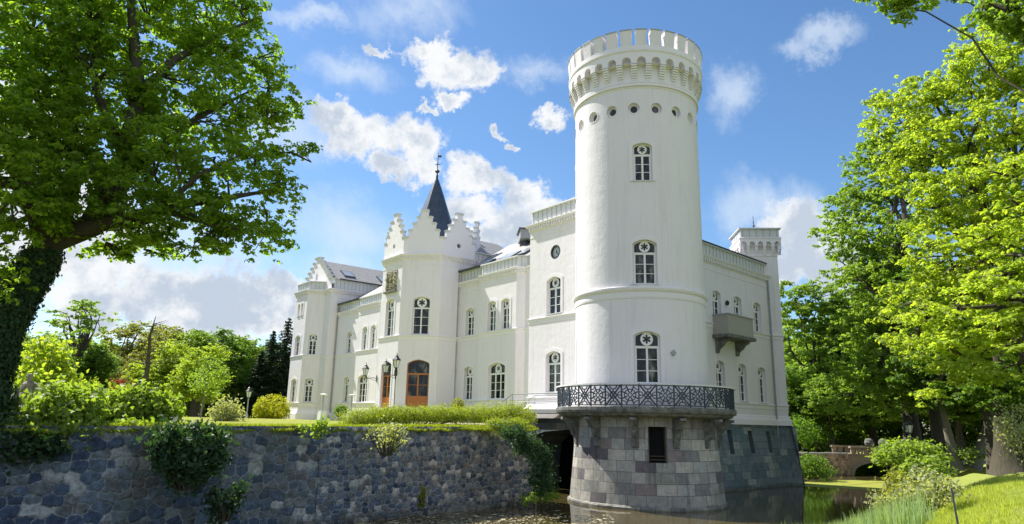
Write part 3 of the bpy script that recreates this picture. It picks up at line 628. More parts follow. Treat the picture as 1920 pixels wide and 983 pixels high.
full = [g(1.5, 58.6), *bay, g(1.5, 49.3), g(14, 49.3)]
cornice(castle, full, 19.9, proj=.3); strings(castle, full, [12.03, 6.5])
parapet(castle, bay, 19.9, 20.95)
parapet(castle, [g(1.9, 49.3), g(14, 49.3)], 19.9, 21.15)
mpg = flat(g(1.5, 58.6), g(1.5, 49.3)); LG = mpg.L; mb = MB(); ns = 7
xs = [LG/2*(i/ns)**.96 for i in range(ns)]; tops = [21.25+(24.45-21.25)*i/(ns-1) for i in range(ns)]
hole = circ(LG/2, .3, 22.1)
cols = [(xs[i], xs[i+1] if i+1 < ns else LG/2, tops[i]) for i in range(ns)]
cols = cols[:-1]+[(cols[-1][0], LG-cols[-1][0], tops[-1])]+[(LG-b_, LG-a, t) for a, b_, t in cols[:-1][::-1]]
for a, b_, t in cols:
    for dd in (-.01, .36):
        wall(mb, (lambda s, z, d=0., dd=dd: mpg(s, z, dd+d)), a, b_, 19.9, t)
    mb.face([mpg(a, t, -.01), mpg(b_, t, -.01), mpg(b_, t, .36), mpg(a, t, .36)])
    mb.face([mpg(a, t-.7, -.01), mpg(a, t, -.01), mpg(a, t, .36), mpg(a, t-.7, .36)]); mb.face([mpg(b_, t-.7, -.01), mpg(b_, t, -.01), mpg(b_, t, .36), mpg(b_, t-.7, .36)])
for i, (a, b_, t) in enumerate(cols):
    lo = [mpg(a+.03, t-.28, -.06), mpg(b_-.03, t-.28, -.06), mpg(b_-.03, t-.28, .4), mpg(a+.03, t-.28, .4)]; hi = [mpg(a-.12, t+.02, -.2), mpg(b_+.12, t+.02, -.2), mpg(b_+.12, t+.02, .55), mpg(a-.12, t+.02, .55)]
    mb.face(lo, mi=1); mb.face(hi, mi=1)
    for q_ in range(4): u_ = (q_+1) % 4; mb.face([lo[q_], lo[u_], hi[u_], hi[q_]], mi=1)
gab = mb.build('stepped_gable', [M_TRIM, M_ZN], castle)
mb = MB(); mb.prism(mpg, [(LG/2-.24, 21.6), (LG/2+.24, 21.6), (LG/2+.24, 22.2), (LG/2, 22.5), (LG/2-.24, 22.2)], -.03, -.012); mb.build('oculus', M_SEAM, gab)
bm_ = 53.95
roof('roof', [[G3(1.9, 49.15, 21.1), G3(16, 49.15, 21.1), G3(16, bm_, 24.2), G3(1.9, bm_, 24.2)], [G3(1.9, 58.8, 21.1), G3(1.9, bm_, 24.2), G3(16, bm_, 24.2), G3(16, 58.8, 21.1)]])
mb = MB(); sweep(mb, [g(2.4, 49.2), g(15, 49.2)], [(.0, 21.12), (.10, 21.12), (.14, 21.24), (0, 21.24)]); mb.build('gutter', M_GUT, castle)
u2 = np.array(G3(5, bm_, 24.2))-np.array(G3(5, 49.15, 21.1)); e2 = np.array([*xh, 0])
skylight(np.array(G3(4.2, 49.15, 21.1))+u2*.22, e2, u2, 1.5, 1.7); skylight(np.array(G3(9.2, 49.15, 21.1))+u2*.22, e2, u2, 1.5, 1.7)
def plinth(path):
    mb = MB(); sweep(mb, path, [(0, 5.75), (.05, 5.7), (.10, 5.5), (.24, 5.3), (.26, 5.2), (.26, 4.3), (0, 4.3)]); return mb.build('plinth', M_TRIM, castle)
plinth(full)

# side wing facing the moat
WY = 1.55; WX = 20.05
wg = [(3., WY), (WX, WY), (WX, 10.), (3., 10.)]
ww = [(11.75-3, 1.2, 12.15, 14.5, {}), (14.85-3, 1.2, 12.15, 14.5, {}), (17.95-3, 1.2, 12.1, 14.45, {}), (11.8-3, 1.2, 6.55, 9.35, {}), (15.0-3, 1.2, 6.55, 9.35, {}), (18.05-3, 1.2, 6.55, 9.3, {})]
block_walls('side_wing_wall', wg, 17.0, 4.83, {0: ww}, 'moat side wing with six narrow windows')
cornice(castle, wg[:3], 16.95, proj=.3); parapet(castle, wg[:3], 16.95, 17.95); strings(castle, wg[:3], [12.03, 6.45])
mb = MB(); sweep(mb, wg[:3], [(0, 5.6), (.06, 5.55), (.09, 5.35), (.16, 5.30), (.18, 5.18), (.18, 4.86), (0, 4.86)]); mb.build('plinth', M_TRIM, castle)
roof('roof', [[(3, WY+.2, 18.0), (WX+.35, WY+.2, 18.0), (WX-3, 6, 19.3), (3, 6, 19.3)], [(WX+.35, WY+.2, 18.0), (WX+.35, 10, 18.0), (WX-3, 6, 19.3)]])
mb = MB(); sweep(mb, [(3, WY+.1), (WX+.3, WY+.1), (WX+.3, 4)], [(.0, 17.94), (.16, 17.94), (.2, 18.06), (0, 18.06)]); mb.build('gutter', M_GUT, castle)
skylight((11.0, 2.6, 18.25), (1, 0, 0), (0, 4.3, 1.3), 2.4, 1.1)
# battered stone foot of the wing with three slit windows
mpw = flatb((2., WY-.02), (WX+.02, WY-.02), 4.83, .0, .62); mb = MB()
slits = [(12.5, 2.78, 4.45), (15.5, 2.80, 4.43), (18.35, 2.80, 4.40)]
wall(mb, mpw, 0, mpw.L, -.4, 4.86, [rect(x-2, .62, a, b_) for x, a, b_ in slits], reveal=.6)
mpw2 = flatb((WX+.02, WY-.02), (WX+.02, 9.), 4.83, .0, .62)
wall(mb, mpw2, -.6, mpw2.L, -.4, 4.86)
mb.prism(mpw, [(0, .25), (mpw.L+.3, .25), (mpw.L+.3, .62), (0, .62)], -.25, 0)
fb_ = mb.build('stone_footing', M_ASHD, castle); fb_['label'] = 'dark battered stone footing of the moat side wing'
for x, a, b_ in slits:
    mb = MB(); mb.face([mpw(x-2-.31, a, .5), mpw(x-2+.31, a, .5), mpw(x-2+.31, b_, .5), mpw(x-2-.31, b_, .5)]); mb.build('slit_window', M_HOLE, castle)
# corner turret set diagonally on the end of the wing
te = np.array([.675, -.737]); td = np.array([.737, .675]); tP = np.array([19.95, 1.55])
tA, tB = tP-te*1.74+td*.02, tP+te*1.03+td*.02; TD = 2.8
tp = [tA+td*TD, tA, tB, tB+td*TD]
block_walls('corner_turret_wall', tp, 20.2, 4.83, {}, 'square corner turret with arched frieze')
strings(castle, tp, [12.03, 6.45]); mb = MB(); sweep(mb, tp, [(0, 5.6), (.06, 5.55), (.09, 5.35), (.16, 5.30), (.18, 5.18), (.18, 4.86), (0, 4.86)]); mb.build('plinth', M_TRIM, castle)
mb = MB(); sweep(mb, tp, [(0, 18.62), (.05, 18.66), (.05, 18.72), (0, 18.76)], True)
o_ = .30; ext = [tA+td*(TD+o_)-te*o_, tA-td*o_-te*o_, tB-td*o_+te*o_, tB+td*(TD+o_)+te*o_]
for i in range(4):
    mp = flat(ext[i], ext[(i+1) % 4]); L = mp.L; na = 5; pw = L/na; r_ = pw*.31
    ops = []
    for k in range(na):
        cx = pw*(k+.5); t_ = [math.pi*j/8 for j in range(9)]; ops.append(([cx-r_*math.cos(a) for a in t_], [19.45]*9, [19.66+r_*math.sin(a) for a in t_]))
    wall(mb, mp, 0, L, 19.45, 20.12, ops, reveal=.28)
    for k in range(na+1):     # corbels between the arches
        cx = min(max(pw*k, .09), L-.09); hw_ = pw*.18
        for zl, zh, dp in ((19.2, 19.46, .05), (18.98, 19.21, .14), (18.76, 18.99, .23)):
            mb.prism(mp, [(max(cx-hw_, 0), zl), (min(cx+hw_, L), zl), (min(cx+hw_, L), zh), (max(cx-hw_, 0), zh)], dp, .30)
mb.face([(*p, 20.13) for p in ext]); sweep(mb, ext, [(0, 20.08), (.05, 20.10), (.05, 20.17), (0, 20.2)], True)
mb.build('arched_frieze', M_TRIM, castle)
parapet(castle, ext, 20.22, 21.02, True, rib=.55)
mpt = flatb(tA-td*.02, tB-td*.02, 4.83, .0, .75); mb = MB(); wall(mb, mpt, 0, mpt.L+.5, -.4, 4.86)
mpt = flatb(tB-td*.02, tB+td*TD, 4.83, .0, .75); wall(mb, mpt, -.6, mpt.L, -.4, 4.86); mb.build('stone_footing', M_ASHD, castle)
tq = (tA+tB)/2+td*1.4; mb = MB(); mb.lathe((tq[0], tq[1], 0), [(.04, 20.2), (.035, 21.6), (.14, 21.7), (.03, 21.85), (.02, 22.6)], 8); mb.cbox((tq[0], tq[1], 22.0), .34, .04, .04, .8); mb.build('finial', M_GUT, castle)
mb = MB(); q = g(.6, 6.4); mb.lathe((q[0], q[1], 0), [(.05, 20.2), (.05, 20.6), (.14, 20.75), (.03, 20.95), (.015, 21.6)], 8); mb.build('finial', M_GUT, castle)

# downpipes
for p_, zt, zb in ((g(A_-.12, 24.02), 18, 4.6), (g(A_-.12, 49.15), 18, 4.6), ((WX-.1, WY-.12), 16.6, 2.9), (g(-.1, 4.6), 19, 7.0)):
    mb = MB(); mb.tube([(p_[0], p_[1], zb), (p_[0], p_[1], zt-.3), (p_[0]+.05, p_[1]+.05, zt)], .065, 8)
    for z in (6.5, 9, 12, 15): mb.lathe((p_[0], p_[1], z), [(.09, 0), (.09, .08)], 8)
    mb.build('downpipe', M_PIPE, castle)

# balcony box on the side wing
bx0, bx1, by, bz0, bz1 = 11.05, 14.75, WY-1.25, 11.15, 12.55
mb = MB()
for o, a, b_ in (((bx0, by, bz0), (bx1-bx0, 0, 0), (0, .14, 0)), ((bx0, by+.14, bz0), (.14, 0, 0), (0, 1.1, 0)), ((bx1-.14, by+.14, bz0), (.14, 0, 0), (0, 1.1, 0))): mb.box(o, a, b_, (0, 0, bz1-bz0))
bal = mb.build('balcony', plaster('beige_balcony_plaster', (.42, .40, .36), (.36, .345, .31), False), castle); bal['label'] = 'beige boxed balcony on the side wing'
mb = MB(); mb.box((bx0-.06, by-.06, bz1+.003), (bx1-bx0+.12, 0, 0), (0, 1.3, 0), (0, 0, .08)); mb.build('coping', M_SEAM, bal)
mb = MB(); mb.box((bx0-.12, by-.12, bz0-.24), (bx1-bx0+.24, 0, 0), (0, 1.36, 0), (0, 0, .235)); mb.build('floor_slab', M_SLAB, bal)
for x in (bx0+.25, bx1-.6):
    mb = MB(); pf = [(0, 0), (1.05, 0), (1.05, -.18), (.75, -.30), (.55, -.55), (.25, -.75), (.16, -1.05), (0, -1.05)]
    L_ = [(x, WY-a, bz0-.245+b_) for a, b_ in pf]; R2 = [(x+.3, WY-a, bz0-.245+b_) for a, b_ in pf]; mb.face(L_); mb.face(R2)
    for i in range(len(pf)): j = (i+1) % len(pf); mb.face([L_[i], L_[j], R2[j], R2[i]])
    mb.build('bracket', M_SLAB, bal)

# ------------------------------------------------------------------ round tower
TR = 3.82; mpT = cyl(TR); per = 2*math.pi*TR; mb = MB(); aw = D(5.5)*TR
tw_ = [(aw, 1.42, 6.8, 9.6), (aw, 1.34, 12.22, 14.75), (aw, 1.10, 18.25, 20.55)]
tops_ = [arch(s, w, a, b_) for s, w, a, b_ in tw_]
lw = [(D(-88)*TR, 1.2, 6.8, 9.5), (D(-88)*TR, 1.2, 12.22, 14.6), (D(-86)*TR, 1.0, 18.25, 20.4)]
ops = tops_+[arch(*q) for q in lw]
ocs = [D(20*k-1.0)*TR for k in range(-8, 9)]
ops += [circ(s, .34, 22.75) for s in ocs]
wall(mb, mpT, -per/2, per/2, 5.3, 24.5, ops, step=per/150, reveal=.30)
rt = mb.build('round_tower_wall', M_PL, castle); rt['label'] = 'tall round tower rising over the moat'
for s, w, a, b_ in tw_+lw: window(castle, mpT, s, w, a, b_)
for s in ocs:
    mb = MB(); n_ = 20; c_ = lambda r: [(s+r*math.cos(2*math.pi*i/n_), 22.75+r*math.sin(2*math.pi*i/n_)) for i in range(n_)]
    mb.band(mpT, c_(.338), c_(.22), .20, .3); mb.band(mpT, c_(.40), c_(.345), -.02, .0); w_o = mb.build('round_window', M_TRIM, castle)
    mb = MB(); mb.face([mpT(x, z, .25) for x, z in c_(.23)]); mb.build('pane', M_GLASS, w_o)
def ringpath(r, n=96, c=(0, 0)): return [(c[0]+r*math.cos(2*math.pi*i/n), c[1]+r*math.sin(2*math.pi*i/n)) for i in range(n)]
mb = MB(); rp = ringpath(TR)
sweep(mb, rp, [(0, 11.40), (.03, 11.42), (.05, 11.52), (.05, 11.78), (.12, 11.84), (.17, 11.95), (.17, 12.04), (0, 12.10)], True); mb.build('string_course', M_TRIM, rt)
mb = MB(); sweep(mb, rp, [(0, 24.0), (.04, 24.05), (.04, 24.12), (.02, 24.14), (.02, 24.32), (.10, 24.36), (.10, 24.46), (0, 24.5)], True)
along(mb, ringpath(TR+.01, 110), .1, .11, 0, .11, 24.14, 24.32, True); mb.build('dentil_band', M_TRIM, rt)
# flared corbel table with arches
RO = 4.22; mpO = cyl(RO); perO = 2*math.pi*RO; NC = 30; pw = perO/NC; mb = MB(); r_ = pw*.30
ops = []
for k in range(NC):
    cx = -perO/2+pw*(k+.5); t_ = [math.pi*j/8 for j in range(9)]; ops.append(([cx-r_*math.cos(a) for a in t_], [25.42]*9, [25.60+r_*math.sin(a) for a in t_]))
wall(mb, mpO, -perO/2, perO/2, 25.42, 26.62, ops, step=perO/120, reveal=.36)
for k in range(NC):
    cx = -perO/2+pw*k; hw_ = pw*.20
    rows_ = 7
    for q in range(rows_):
        za = 24.50+(25.44-24.50)*q/rows_; zb = 24.50+(25.44-24.50)*(q+1)/rows_; dp = .36*(1-(q+.6)/rows_)
        mb.prism(mpO, [(cx-hw_, za), (cx+hw_, za), (cx+hw_, zb-.035), (cx-hw_, zb-.035)], dp, .42); mb.prism(mpO, [(cx-hw_*.9, zb-.04), (cx+hw_*.9, zb-.04), (cx+hw_*.9, zb+.002), (cx-hw_*.9, zb+.002)], dp+.05, .42)
mpI = cyl(3.86); wall(mb, mpI, -math.pi*3.86, math.pi*3.86, 24.48, 26.0, step=.2)
mb.build('arched_frieze', M_TRIM, rt)
mb = MB(); sweep(mb, ringpath(RO), [(0, 26.18), (.03, 26.2), (.06, 26.28), (.06, 26.34), (0, 26.38)], True)
sweep(mb, ringpath(RO-.36), [(-.0, 25.9), (0, 26.62), (.36, 26.62)], True)
for k in range(NC):
    cx = -perO/2+pw*(k+.5); hb, ht = pw*.345, pw*.385; L_ = []
    pts = [(cx-hb, 26.60, .0), (cx+hb, 26.60, .0), (cx+hb, 26.60, .36), (cx-hb, 26.60, .36)]; tp_ = [(cx-ht, 27.58, -.09), (cx+ht, 27.58, -.09), (cx+ht, 27.58, .36), (cx-ht, 27.58, .36)]
    lo = [mpO(*q) for q in pts]; hi = [mpO(*q) for q in tp_]; mb.face(hi)
    for t in range(4): u_ = (t+1) % 4; mb.face([lo[t], lo[u_], hi[u_], hi[t]])
bt = mb.build('battlement', M_PL, rt)
mb = MB()
for k in range(NC):
    cx = -perO/2+pw*(k+.5); ht = pw*.405; mb.prism(mpO, [(cx-ht, 27.585), (cx+ht, 27.585), (cx+ht, 27.64), (cx-ht, 27.64)], -.12, .38)
mb.build('merlon_cap', M_SEAM, rt)
mb = MB(); mb.face([(*p, 26.4) for p in ringpath(3.9, 48)]); mb.build('tower_deck', M_SLAB, rt)
q = at(1181, 100, 41.5); mb = MB(); mb.tube([(q[0], q[1], 26.4), (q[0], q[1], 30.2)], [.05, .02], 6); mb.build('flagpole', M_ZN, rt)
mb = MB(); s_ = D(27)*TR; mb.prism(mpT, [(s_-.15, 8.45), (s_, 8.28), (s_+.15, 8.45), (s_, 8.62)], -.12, 0); mb.build('diamond_lamp', M_SEAM, rt)
mb = MB(); mb.lathe((13.1, WY-.14, 13.55), [(.03, 0), (.13, .08), (.15, .22), (.1, .34), (.03, .4)], 10); mb.build('wall_lamp', M_BLACK, castle)

# terrace, its railing, brackets and the stone base
BC = (.10, -.10)
def rz_(z): return 4.02+.36*max(0., (4.3-z)/4.3)**1.25
mpB = cyl(4.2, BC, rz_); perB = 2*math.pi*4.2; mb = MB()
swin = rect(D(9.3)*4.2, 1.02, 2.72, 4.55)
wall(mb, mpB, -perB/2, perB/2, -.6, 5.1, [swin], step=perB/110, reveal=.45, zstep=.5)
mb.prism(mpB, [(swin[0][0]-.28, 2.30), (swin[0][1]+.28, 2.30), (swin[0][1]+.28, 2.72), (swin[0][0]-.28, 2.72)], -.03, .1)
sb_ = mb.build('stone_base', M_ASH, castle); sb_['label'] = 'round granite base standing in the moat'
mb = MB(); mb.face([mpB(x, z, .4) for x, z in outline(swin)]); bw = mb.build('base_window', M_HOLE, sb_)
mb = MB(); 
for dz in (.12, .3): mb.prism(mpB, [(swin[0][0]+.04, 2.72+dz), (swin[0][1]-.04, 2.72+dz), (swin[0][1]-.04, 2.78+dz), (swin[0][0]+.04, 2.78+dz)], .3, .38)
mb.prism(mpB, [(swin[0][0], 2.74), (swin[0][0]+.08, 2.74), (swin[0][0]+.08, 4.55), (swin[0][0], 4.55)], .28, .38); mb.prism(mpB, [(swin[0][1]-.08, 2.74), (swin[0][1], 2.74), (swin[0][1], 4.55), (swin[0][1]-.08, 4.55)], .28, .38)
mb.build('base_window_bars', M_BARK, sb_)
mb = MB(); sweep(mb, [(BC[0]+4.40*math.cos(2*math.pi*i/90), BC[1]+4.40*math.sin(2*math.pi*i/90)) for i in range(90)], [(-.1, -.5), (.06, -.5), (.05, .52), (-.1, .62)], True); mb.build('footing_course', M_ASH, sb_)
SR = 5.08
mb = MB(); th0, th1 = TC-D(118), TC+D(112)
arcp = [(BC[0]+SR*math.cos(th0+(th1-th0)*i/90), BC[1]+SR*math.sin(th0+(th1-th0)*i/90)) for i in range(91)]
sweep(mb, arcp, [(-1.3, 5.0), (-.35, 5.02), (-.18, 5.10), (-.1, 5.22), (.02, 5.25), (.06, 5.36), (.06, 5.52), (0, 5.55), (-1.3, 5.56)])
ter = mb.build('terrace', M_SLAB, castle)
mb = MB(); mb.face([(BC[0]+4.5*math.cos(t), BC[1]+4.5*math.sin(t), 5.5) for t in np.linspace(0, 2*math.pi, 40)[:-1]]); mb.build('terrace_floor', M_STEP, ter)
for deg in (-98, -68, -38, -7, 23, 53, 80, 105):
    a = TC+D(deg); e = np.array([math.cos(a), math.sin(a)]); t = np.array([-e[1], e[0]]); c = np.array(BC)
    pf = [(3.9, 5.0), (4.98, 5.0), (4.98, 4.86), (4.80, 4.80), (4.62, 4.56), (4.42, 4.36), (4.34, 4.06), (4.22, 3.92), (4.16, 3.50), (3.9, 3.4)]
    mb = MB(); A = [(*(c+e*r+t*.17), z) for r, z in pf]; B = [(*(c+e*r-t*.17), z) for r, z in pf]; mb.face(A); mb.face(B)
    for i in range(len(pf)): j = (i+1) % len(pf); mb.face([A[i], A[j], B[j], B[i]])
    mb.build('bracket', M_SLAB, ter)
mpR = cyl(SR-.06, BC); rr_ = SR-.06; pan_n = 22; a0, a1 = -116, 110; dA = (a1-a0)/pan_n
rail = MB(); cap = MB(); post = MB(); pw = D(dA)*rr_
Z0, Z1 = 5.62, 6.62
def rod(m_, pts, w=.035, d=.03):       # flat strip along a polyline in (s,z)
    for (xa, za), (xb, zb) in zip(pts, pts[1:]):
        v = np.array([xb-xa, zb-za]); L = np.hypot(*v)
        if L < 1e-6: continue
        e = v/L; n_ = np.array([-e[1], e[0]])*w/2; A = np.array([xa, za])-e*w*.2; B = np.array([xb, zb])+e*w*.2
        m_.prism(mpR, [tuple(A-n_), tuple(B-n_), tuple(B+n_), tuple(A+n_)], -d/2, d/2)
def circle_(cx, cz, r, a=0, b_=360, n=12): return [(cx+r*math.cos(D(a+(b_-a)*i/n)), cz+r*math.sin(D(a+(b_-a)*i/n))) for i in range(n+1)]
for k in range(pan_n):
    s0 = D(a0+k*dA)*rr_; cx = s0+pw/2; cz = (Z0+Z1)/2; H_ = (Z1-Z0)/2; Wd = pw/2-.05
    rod(post, [(s0, 5.55), (s0, 6.72)], .07, .06)
    for z in (Z0, Z1): rod(rail, [(s0, z), (s0+pw, z)], .05, .05)
    if k % 2 == 0:
        rod(rail, [(cx-.12, cz), (cx, cz+.14), (cx+.12, cz), (cx, cz-.14), (cx-.12, cz)], .05)
        for q in range(8):
            a = D(45*q+22.5); x1_, z1_ = cx+.17*math.cos(a), cz+.17*math.sin(a); x2_, z2_ = cx+min(Wd, .40)*math.cos(a)*1.1, cz+.45*math.sin(a)
            rod(rail, [(x1_, z1_), (x2_, z2_)], .07)
        rod(rail, circle_(cx, cz, .30, n=14), .05)
        for sx in (-1, 1):
            for sz in (-1, 1):
                a_ = {(1, 1): 180, (-1, 1): 270, (-1, -1): 0, (1, -1): 90}[(sx, sz)]; rod(rail, circle_(cx+sx*Wd, cz+sz*H_, .22, a_, a_+90, 4), .05)
    else:
        rod(rail, [(cx-Wd, cz-H_), (cx+Wd, cz+H_)], .085); rod(rail, [(cx-Wd, cz+H_), (cx+Wd, cz-H_)], .085)
        rod(rail, circle_(cx, cz, .17, n=10), .07); rod(rail, [(cx-Wd, cz), (cx-.17, cz)], .05); rod(rail, [(cx+.17, cz), (cx+Wd, cz)], .05)
        for sz in (-1, 1): rod(rail, circle_(cx, cz+sz*H_, .2, 180 if sz > 0 else 0, 360 if sz > 0 else 180, n=6), .06); rod(rail, [(cx, cz+sz*.17), (cx, cz+sz*.33)], .05)
        for sx in (-1, 1): rod(rail, circle_(cx+sx*Wd, cz, .17, 90 if sx > 0 else -90, 270 if sx > 0 else 90, n=6), .05)
    if k not in (11, ): cap.prism(mpR, [(s0, 6.66), (s0+pw*.5, 6.66), (s0+pw*.5, 6.735), (s0, 6.735)], -.10, .10); cap.prism(mpR, [(s0+pw*.5, 6.66), (s0+pw, 6.66), (s0+pw, 6.735), (s0+pw*.5, 6.735)], -.10, .10)
ro = rail.build('railing', M_IRON, castle); ro['label'] = 'curved cast iron railing with pierced flower panels'
post.build('post', M_IRON, ro); cap.build('rail_cap', M_BLEACH, ro)
# link between terrace and the clock tower, and the stone footing under the clock tower
mb = MB(); P1 = g(-.05, 11.0); P2 = g(-.05, 2.0)
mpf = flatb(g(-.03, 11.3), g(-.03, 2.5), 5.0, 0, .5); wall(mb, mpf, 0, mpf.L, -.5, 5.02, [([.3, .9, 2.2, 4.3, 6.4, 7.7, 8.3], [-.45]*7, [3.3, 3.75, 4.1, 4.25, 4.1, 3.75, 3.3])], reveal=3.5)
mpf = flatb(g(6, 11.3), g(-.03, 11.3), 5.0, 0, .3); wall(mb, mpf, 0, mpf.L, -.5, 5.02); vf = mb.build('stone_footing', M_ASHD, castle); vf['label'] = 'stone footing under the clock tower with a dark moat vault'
mpf = flatb(g(-.03, 11.3), g(-.03, 2.5), 5.0, 0, .5); mb = MB(); mb.face([mpf(.2, -.5, 3.4), mpf(8.4, -.5, 3.4), mpf(8.4, 4.4, 3.4), mpf(.2, 4.4, 3.4)]); mb.build('vault_shade_sheet', M_HOLE, vf)  # near-black sheet painting in the shade at the back of the vault
mb = MB(); sweep(mb, [g(6, bL), g(0, bL), g(0, 3)], [(0, 6.0), (.05, 5.9), (.10, 5.75), (.26, 5.62), (.28, 5.5), (.28, 4.98), (0, 4.98)]); mb.build('plinth', M_TRIM, castle)

# ------------------------------------------------------------------ stairs link, door steps
st_ = thing('terrace_steps', 'grey stone steps with thin handrails leading from lawn to terrace', 'steps', (0., 11.4, 4.4))
mb = MB()
for i in range(4): mb.box((-1.3, -.45*i, -.6), (2.3, 0, 0), (0, -.45, 0), (0, 0, .6+.26*(i+1)))
mb.box((-1.3, -1.8, .86), (2.3, 0, 0), (0, -5.2, 0), (0, 0, .24)); mb.build('tread', M_STEP, st_)
for x in (-1.25, .9):
    mb = MB(); mb.tube([(x, .1, .1), (x, .1, 1.15), (x, -1.8, 2.1), (x, -7.0, 2.1)], .03, 6)
    for t in (.35, .7, 1.0): mb.tube([(x, .1-1.9*t, .1+1.0*t), (x, .1-1.9*t, 1.15+.95*t)], .022, 5)
    mb.tube([(x, .1, .65), (x, -1.8, 1.6), (x, -7.0, 1.6)], .02, 5); mb.build('handrail', M_PIPE, st_)

q = (octp[0]+octp[1])/2; qd = (octp[1]+octp[2])/2
def stairs(nm, lab, c, nrm, w, n, top, base):
    th = thing(nm, lab, 'steps', (c[0], c[1], base)); mb = MB(); nrm = np.array([*nrm, 0.]); t = np.array([-nrm[1], nrm[0], 0])
    for i in range(n):
        h = (top-base)*(n-i)/n; mb.box(nrm*(.0 if i == 0 else .7+.4*(i-1))-t*(w/2+.15*i), nrm*(.7 if i == 0 else .4), t*(w+.3*i), (0, 0, h))
    mb.build('tread', M_STEP, th); return th
stairs('door_steps', 'pale stone steps before the left entrance door', q, -xh, 2.6, 5, 5.68, 4.5)
dn = -xh-yh; dn /= np.hypot(*dn); stairs('door_steps', 'stone steps behind the hedge before the wide diagonal door', qd, dn, 2.8, 5, 5.78, 4.6)

# ------------------------------------------------------------------ ground, lawn, water
def heightgrid(name, xs, ys, zf, m, keep=None):
    X, Y = np.meshgrid(xs, ys); Z = zf(X, Y); ny, nx = X.shape; v = np.stack([X, Y, Z], -1).reshape(-1, 3)
    idx = np.arange(nx*ny).reshape(ny, nx); f = np.stack([idx[:-1, :-1], idx[:-1, 1:], idx[1:, 1:], idx[1:, :-1]], -1).reshape(-1, 4)
    if keep is not None:
        cx, cy = v[f].mean(1)[:, 0], v[f].mean(1)[:, 1]; f = f[keep(cx, cy)]
    me = bpy.data.meshes.new(name); me.from_pydata(v.tolist(), [], f.tolist()); me.materials.append(m)
    me.polygons.foreach_set('use_smooth', [True]*len(me.polygons)); me.update(); o = bpy.data.objects.new(name, me); COL.objects.link(o); return struct(o)
def wy(x): return 1.129+(x+30.28)*.0835            # line of the garden retaining wall
def wob(X, Y, s, a): return a*(np.sin(X*s*1.3+Y*s*.7)+np.sin(X*s*.6-Y*s*1.1+1.7)+.5*np.sin(X*s*2.9+Y*s*2.3+.6))/2.5
def lawn_z(X, Y):
    d = np.clip((Y-wy(X))/30., 0, 1); return 4.10+.011*np.clip(X+30, 0, 40)*(1-d)+.48*d+wob(X, Y, .35, .03)
xs = np.concatenate([np.arange(-160, -45, 5), np.arange(-45, -5.5, .6), [-5.45]]); us = np.concatenate([[0.], np.arange(.6, 14, .6), np.arange(14, 60, 3), np.arange(60, 420, 20)])
X, U_ = np.meshgrid(xs, us); Y = wy(X)+.12+U_; Z = lawn_z(X, Y); ny, nx = X.shape; v = np.stack([X, Y, Z], -1).reshape(-1, 3); idx = np.arange(nx*ny).reshape(ny, nx)
f = np.stack([idx[:-1, :-1], idx[:-1, 1:], idx[1:, 1:], idx[1:, :-1]], -1).reshape(-1, 4)
me = bpy.data.meshes.new('lawn'); me.from_pydata(v.tolist(), [], f.tolist()); me.materials.append(M_LAWN); me.polygons.foreach_set('use_smooth', [True]*len(me.polygons)); o = bpy.data.objects.new('lawn', me); COL.objects.link(o); struct(o)
mb = MB(); mb.face([(-5.5, 11.62, 4.42), (20, 11.62, 4.42), (20, 400, 4.6), (-5.5, 400, 4.6)]); struct(mb.build('castle_garden_ground', M_LAWN))
ex = [-80, -60, -40, -30, -20, -12, -3, 8, 19, 30, 38, 46, 80]; ey = [-31, -24, -20, -18, -15.8, -13.8, -12.0, -10.6, -9.2, -7.4, -4.2, -.5, 10]
def edge(X): return np.interp(X, ex, ey)+.35*np.sin(X*.7)+.2*np.sin(X*1.9+1)
def bank_top(X): return np.interp(X, [-60, -34, 0, 20, 40, 200], [2.9, 2.86, 2.75, 2.55, 2.35, 2.3])
def bank_z(X, Y):
    d = edge(X)-Y; t = np.clip(d/6.5, 0, 1); s = t*t*(3-2*t)
    return np.where(d < 0, np.maximum(.3+d*.6, -.8), .30+(bank_top(X)-.30)*s)+wob(X, Y, .8, .04)*np.clip(d/2, 0, 1)
xs = np.concatenate([np.arange(-60, 48, .5)]); vs = np.concatenate([np.arange(-1.5, 8, .4), np.arange(8, 40, 1.5), np.arange(40, 300, 20)])
X, V_ = np.meshgrid(xs, vs); Y = edge(X)-V_; Z = bank_z(X, Y); ny, nx = X.shape; v = np.stack([X, Y, Z], -1).reshape(-1, 3); idx = np.arange(nx*ny).reshape(ny, nx)
f = np.stack([idx[:-1, :-1], idx[1:, :-1], idx[1:, 1:], idx[:-1, 1:]], -1).reshape(-1, 4)
me = bpy.data.meshes.new('grass_bank'); me.from_pydata(v.tolist(), [], f.tolist()); me.materials.append(M_BANK); me.polygons.foreach_set('use_smooth', [True]*len(me.polygons)); o = bpy.data.objects.new('grass_bank', me); COL.objects.link(o); struct(o)
mb = MB(); mb.face([(-400, -400, .4), (400, -400, .4), (400, 400, .4), (-400, 400, .4)]); struct(mb.build('water', M_WATER))
mb = MB(); mb.face([(-3000, -3000, -1.5), (3000, -3000, -1.5), (3000, 3000, -1.5), (-3000, 3000, -1.5)]); struct(mb.build('ground', M_SOIL))
